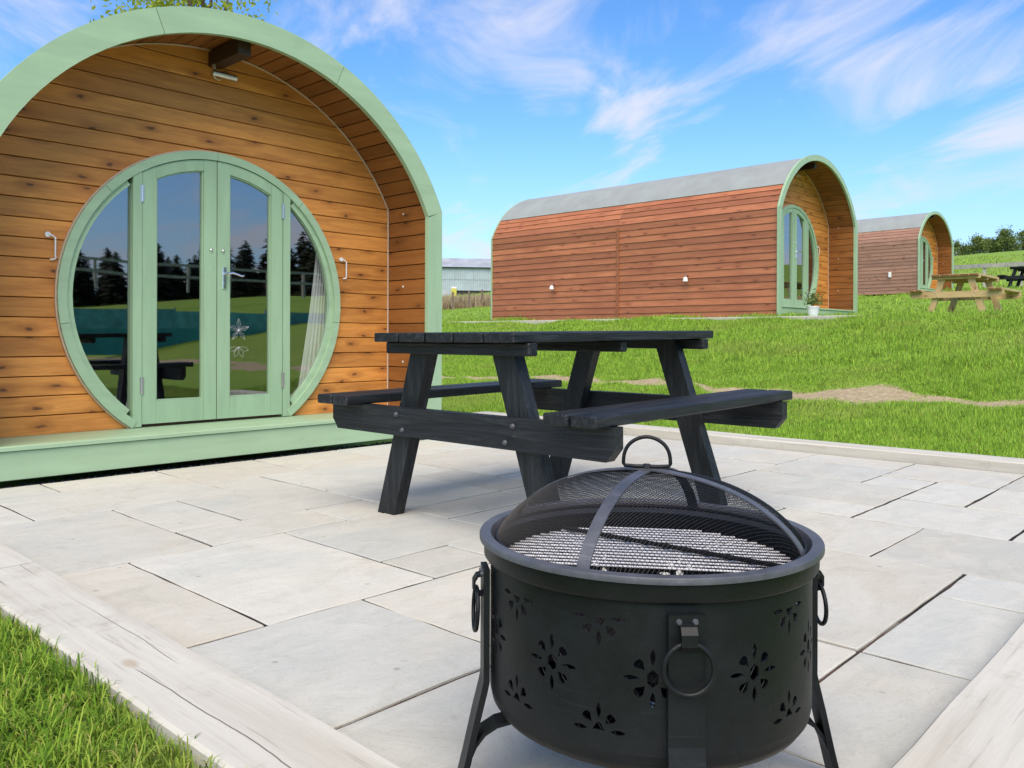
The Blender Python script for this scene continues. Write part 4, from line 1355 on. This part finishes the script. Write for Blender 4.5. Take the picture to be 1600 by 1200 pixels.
# rail fence and teal windbreak on the camera's side, also seen only in the glass
rf = thing('rail_fence', (28, -30, float(terrain(28, -30))), 'pale post-and-rail fence mirrored in the door glass', 'fence')
for i in range(-11, 12):
    MB().box(i * 2.2 - .06, i * 2.2 + .06, -.06, .06, -.1, 1.25).obj('post', 'fence', rf)
for z in (1.15, .6):
    MB().box(-25, 25, .061, .10, z, z + .13).obj('rail', 'fence', rf)
wb = thing('windbreak', (0, 0, 0), 'low teal canvas windbreak mirrored in the door glass', 'windbreak')
wp = [(4.6, -9.9), (6.6, -9.3), (8.6, -8.6), (10.4, -7.7), (12.6, -8.3)]
for i in range(len(wp) - 1):
    (xa, ya), (xb, yb) = wp[i], wp[i + 1]
    for z0, z1, mm, nm in ((.34, .92, 'teal', 'canvas_panel'), (.921, 1.30 + .05 * (i % 2), 'teal_lt', 'canvas_top')):
        MB().add([(xa, ya, z0), (xb, yb, z0), (xb, yb, z1), (xa, ya, z1), (xa, ya - .02, z0), (xb, yb - .02, z0), (xb, yb - .02, z1), (xa, ya - .02, z1)], [(0, 1, 2, 3), (7, 6, 5, 4), (0, 4, 5, 1), (2, 6, 7, 3), (0, 3, 7, 4), (1, 5, 6, 2)]).obj(nm, mm, wb)
for xa, ya in wp:
    MB().tube([(xa, ya - .05, -.05), (xa, ya - .05, 1.4)], .025, 8).obj('pole', 'fence', wb)

# ------------------------------------------------------------------ background: barn, fences, sign
bx, by, bz = ground_at(690, 84)
barn = thing('barn', (bx, by, 5.0), 'grey corrugated metal barn between the near and middle pods', 'barn', math.atan2(RT.y, RT.x) + rad(9))
# local x runs to the right, local y away from the camera
def corr(x0, x1, fn, n=36):
    vv = []
    for i in range(n + 1):
        x = x0 + (x1 - x0) * i / n
        d = .025 if i % 2 else -.025
        vv += [fn(x, 0, d), fn(x, 1, d)]
    return MB().add(vv, [(2 * i, 2 * i + 2, 2 * i + 3, 2 * i + 1) for i in range(n)])
for i in range(8):
    x0 = -.6 + i * 1.9
    corr(x0, x0 + 1.89, lambda x, v, d: (x, d, .55 + 1.15 * v), 20).obj('wall_sheet', 'tin', barn)
    corr(x0, x0 + 1.89, lambda x, v, d: (x, d - .03, 1.66 + 1.25 * v), 20).obj('wall_sheet', 'tin', barn)
    corr(x0 - .2, x0 + 1.70, lambda x, v, d: (x, -.25 + 4.2 * v, 2.95 + 1.25 * v + d), 20).obj('roof_sheet', 'tin_roof', barn)
MB().box(-.55, 14.5, .05, 6, -.5, 2.85).obj('frame', 'dark', barn)  # solid near-black block, painted as the shade inside the barn
MB().box(-.6, 1.4, -.04, .02, -.5, .56).obj('base_wall', 'tin_roof', barn)
MB().box(-.7, 14.6, -.28, -.20, 2.83, 2.93).obj('gutter', 'dark', barn)

wf = thing('wire_fence', (0, 0, 0), 'low wire fence on dark posts in front of the barn', 'fence')
fpts = [ground_at(q, d) for q, d in ((660, 37), (684, 37.3), (707, 37.6), (733, 38), (753, 38.4), (776, 38.8), (800, 39.2))]
for q in fpts:
    MB().tube([(q[0], q[1], q[2] - .2), (q[0] + random.uniform(-.02, .02), q[1], q[2] + .82)], [.05, .045], 7).obj('post', 'fence_dk', wf)
for h_ in (.35, .72):
    MB().tube([(q[0], q[1], q[2] + h_) for q in fpts], .006, 4).obj('wire', 'fence_dk', wf)
sg = ground_at(709, 41)
sgn = thing('sign', sg, 'small yellow and white sign in the dry grass before the barn', 'sign', math.atan2(RT.y, RT.x))
MB().box(-.02, .02, .02, .05, -.2, 1.0).obj('post', 'fence_dk', sgn)
MB().box(-.13, .13, -.005, .015, .62, 1.02).obj('panel', 'yellow', sgn)
MB().box(-.13, .13, -.006, .016, 1.021, 1.10).obj('header', 'white', sgn)

ff_ = thing('field_fence', (0, 0, 0), 'pale rail fence crossing the field behind the picnic tables', 'fence')
pts_ = [ground_at(q, d) for q, d in ((1380, 38), (1432, 36.6), (1484, 35.2), (1538, 33.8), (1595, 32.6), (1655, 31.4))]
for q in pts_:
    MB().box(q[0] - .06, q[0] + .06, q[1] - .06, q[1] + .06, q[2] - .3, q[2] + 1.05, .008).obj('post', 'fence', ff_)
for a_, b_ in zip(pts_[:-1], pts_[1:]):
    A_, B_ = Vector(a_) + Vector((-.08, 0, 1.02)), Vector(b_) + Vector((-.08, 0, 1.02))
    MB().ribbon([A_, A_.lerp(B_, .5) + Vector((0, 0, -.01)), B_], (0, 0, 1), .17, .05).obj('rail', 'fence', ff_)

# ------------------------------------------------------------------ grass
def blades(x, y, z, h, w, lean, rng, seg=1, droop=.35):
    n = len(x)
    an = rng.uniform(0, 2 * PI, n)
    d = np.stack([np.cos(an), np.sin(an), np.zeros(n)], 1)
    s = np.stack([-np.sin(an), np.cos(an), np.zeros(n)], 1) * (w / 2)[:, None]
    B = np.stack([x, y, z], 1)
    upv = np.array([0, 0, 1.0])
    tip = B + d * (h * lean)[:, None] + upv * (h * (1 - droop * lean))[:, None]
    tint = rng.uniform(0, 1, n)
    if seg == 1:
        V = np.stack([B - s, B + s, tip], 1).reshape(-1, 3)
        F = np.arange(n * 3).reshape(-1, 3)
        return V, F, np.repeat(tint, 3)
    m1 = B + d * (h * lean * .18)[:, None] + upv * (h * .45)[:, None]
    m2 = B + d * (h * lean * .55)[:, None] + upv * (h * (.82 - .15 * lean * droop))[:, None]
    V = np.stack([B - s * .9, B + s * .9, m1 - s, m1 + s, m2 - s * .7, m2 + s * .7, tip], 1).reshape(-1, 3)
    f = np.array([(0, 1, 3), (0, 3, 2), (2, 3, 5), (2, 5, 4), (4, 5, 6)])
    F = (f[None] + (np.arange(n) * 7)[:, None, None]).reshape(-1, 3)
    return V, F, np.repeat(tint, 7)

def near_grass():
    rng = np.random.default_rng(21)
    n = 52000
    x = .652 - np.abs(rng.uniform(0, 1, n)) ** 1.1 * .62
    big = rng.random(n) < .06
    y = rng.uniform(.75, 3.1, n)
    # tufts
    nt = 1500
    tx, ty = .650 - rng.uniform(0, .6, nt), rng.uniform(.75, 3.1, nt)
    th = rng.uniform(.6, 1.25, nt)
    k = rng.integers(0, nt, n)
    m = rng.random(n) < .75
    x = np.where(m, tx[k] + rng.normal(0, .011, n), x)
    y = np.where(m, ty[k] + rng.normal(0, .011, n), y)
    h = rng.uniform(.022, .062, n) * np.where(m, th[k], .8) * np.where(big, 1.7, 1.0)
    ok = x < .655
    x, y, h = x[ok], y[ok], h[ok]
    n = len(x)
    ln_ = np.where(x > .60, rng.uniform(.1, .75, n), rng.uniform(.15, 1.15, n))
    h = np.where(x > .60, np.minimum(h, .066), h)
    V1 = blades(x, y, np.full(n, .008), h, rng.uniform(.0018, .0042, n), ln_, rng, 3)
    # wider, sparser fringe for a step to the side
    n2 = 60000
    x2, y2 = rng.uniform(-2.2, .05, n2), rng.uniform(-.5, 4.5, n2)
    V2 = blades(x2, y2, np.full(n2, .008), rng.uniform(.03, .07, n2), rng.uniform(.003, .006, n2), rng.uniform(.1, .9, n2), rng, 1)
    n3 = 40000
    x3, y3 = rng.uniform(.0, 5.3, n3), rng.uniform(-1.6, .25, n3)
    V3 = blades(x3, y3, np.full(n3, .008), rng.uniform(.03, .07, n3), rng.uniform(.003, .006, n3), rng.uniform(.1, .9, n3), rng, 1)
    vs_, fs_, ts_ = [], [], []
    b = 0
    for V, F, T in (V1, V2, V3):
        vs_.append(V); fs_.append(F + b); ts_.append(T); b += len(V)
    link('verge_grass', fast_mesh('verge_grass', np.concatenate(vs_), np.concatenate(fs_), np.concatenate(ts_)), 'blade_near', label='short bright green grass beside the near sleeper', cat='grass', kind='stuff')
near_grass()

def lawn_grass():
    rng = np.random.default_rng(22)
    vs_, fs_, ts_ = [], [], []
    b = 0
    for n, xa, xb, hh, ww, pw in ((430000, 5.37, 8.2, (.022, .058), (.004, .008), 1.0), (260000, 8.2, 11.6, (.03, .075), (.006, .011), 1.0), (170000, 11.6, 30, (.05, .11), (.010, .022), 1.5), (60000, 28, 70, (.08, .2), (.03, .07), 1.3)):
        az_ = np.radians(rng.uniform(1, 56, n))
        x = xa + (xb - xa) * rng.uniform(0, 1, n) ** pw
        y = x * np.tan(az_) + rng.normal(0, .02, n)
        # clump a part of it
        nt = n // 14
        kk = rng.integers(0, nt, n)
        mm = rng.random(n) < .55
        x = np.where(mm, x[kk] + rng.normal(0, .02 * xa / 6, n), x)
        y = np.where(mm, y[kk] + rng.normal(0, .02 * xa / 6, n), y)
        ch_ = rng.uniform(.7, 1.35, nt)
        hfac = np.where(mm, ch_[kk], .85)
        sm = soil_mask(x, y)
        tuf = .5 + .5 * np.sin(9.1 * x + 4 * np.sin(3.3 * y)) * np.sin(7.7 * y + 3 * np.sin(4.1 * x))
        ok = (x > 5.37) & (rng.random(n) > sm * (.75 + .6 * tuf))
        for (px_, py_, yaw_, L_) in ((13.088, 5.42, yaw2, 5.97), (28.16, 7.96, yaw3, 5.97)):
            lx_ = (x - px_) * math.cos(yaw_) + (y - py_) * math.sin(yaw_)
            ly_ = -(x - px_) * math.sin(yaw_) + (y - py_) * math.cos(yaw_)
            ok &= ~((np.abs(lx_) < 1.50) & (ly_ > -.02) & (ly_ < L_ + .05))
        ok &= ~((x > 11.09) & (x < 11.27) & (y > 3.74) & (y < 13.2))
        x, y, hfac, sm = x[ok], y[ok], hfac[ok], sm[ok]
        n_ = len(x)
        z = terrain(x, y) - .006
        lush = .78 + .30 * np.sin(1.9 * x + 2.2 * np.sin(1.1 * y)) * np.sin(1.4 * y + 1.7 * np.sin(.9 * x)) + .18 * np.sin(5.1 * x + 1) * np.sin(4.3 * y)
        h = rng.uniform(*hh, n_) * hfac * (1 - .5 * np.clip(sm, 0, 1)) * (lush + .25)
        V, F, T = blades(x, y, z, h, rng.uniform(*ww, n_), rng.uniform(.1, 1.0, n_), rng, 1)
        vs_.append(V); fs_.append(F + b); ts_.append(T); b += len(V)
    link('lawn_grass', fast_mesh('lawn_grass', np.concatenate(vs_), np.concatenate(fs_), np.concatenate(ts_)), 'blade', label='mown green lawn rising from the patio to the pods', cat='grass', kind='stuff')
lawn_grass()

def dry_grass():
    rng = np.random.default_rng(23)
    n = 16000
    q = rng.uniform(640, 830, n); d = rng.uniform(38.2, 48, n)
    lat = (q - 800) / 1293 * d
    x = FW.x * d + RT.x * lat; y = FW.y * d + RT.y * lat
    h = rng.uniform(.30, .85, n)
    V, F, T = blades(x, y, terrain(x, y) - .02, h, rng.uniform(.025, .06, n), rng.uniform(.05, .5, n), rng, 1)
    link('dry_grass', fast_mesh('dry_grass', V, F, T), 'dry', label='tall pale dry grass in front of the metal barn', cat='grass', kind='stuff')
dry_grass()
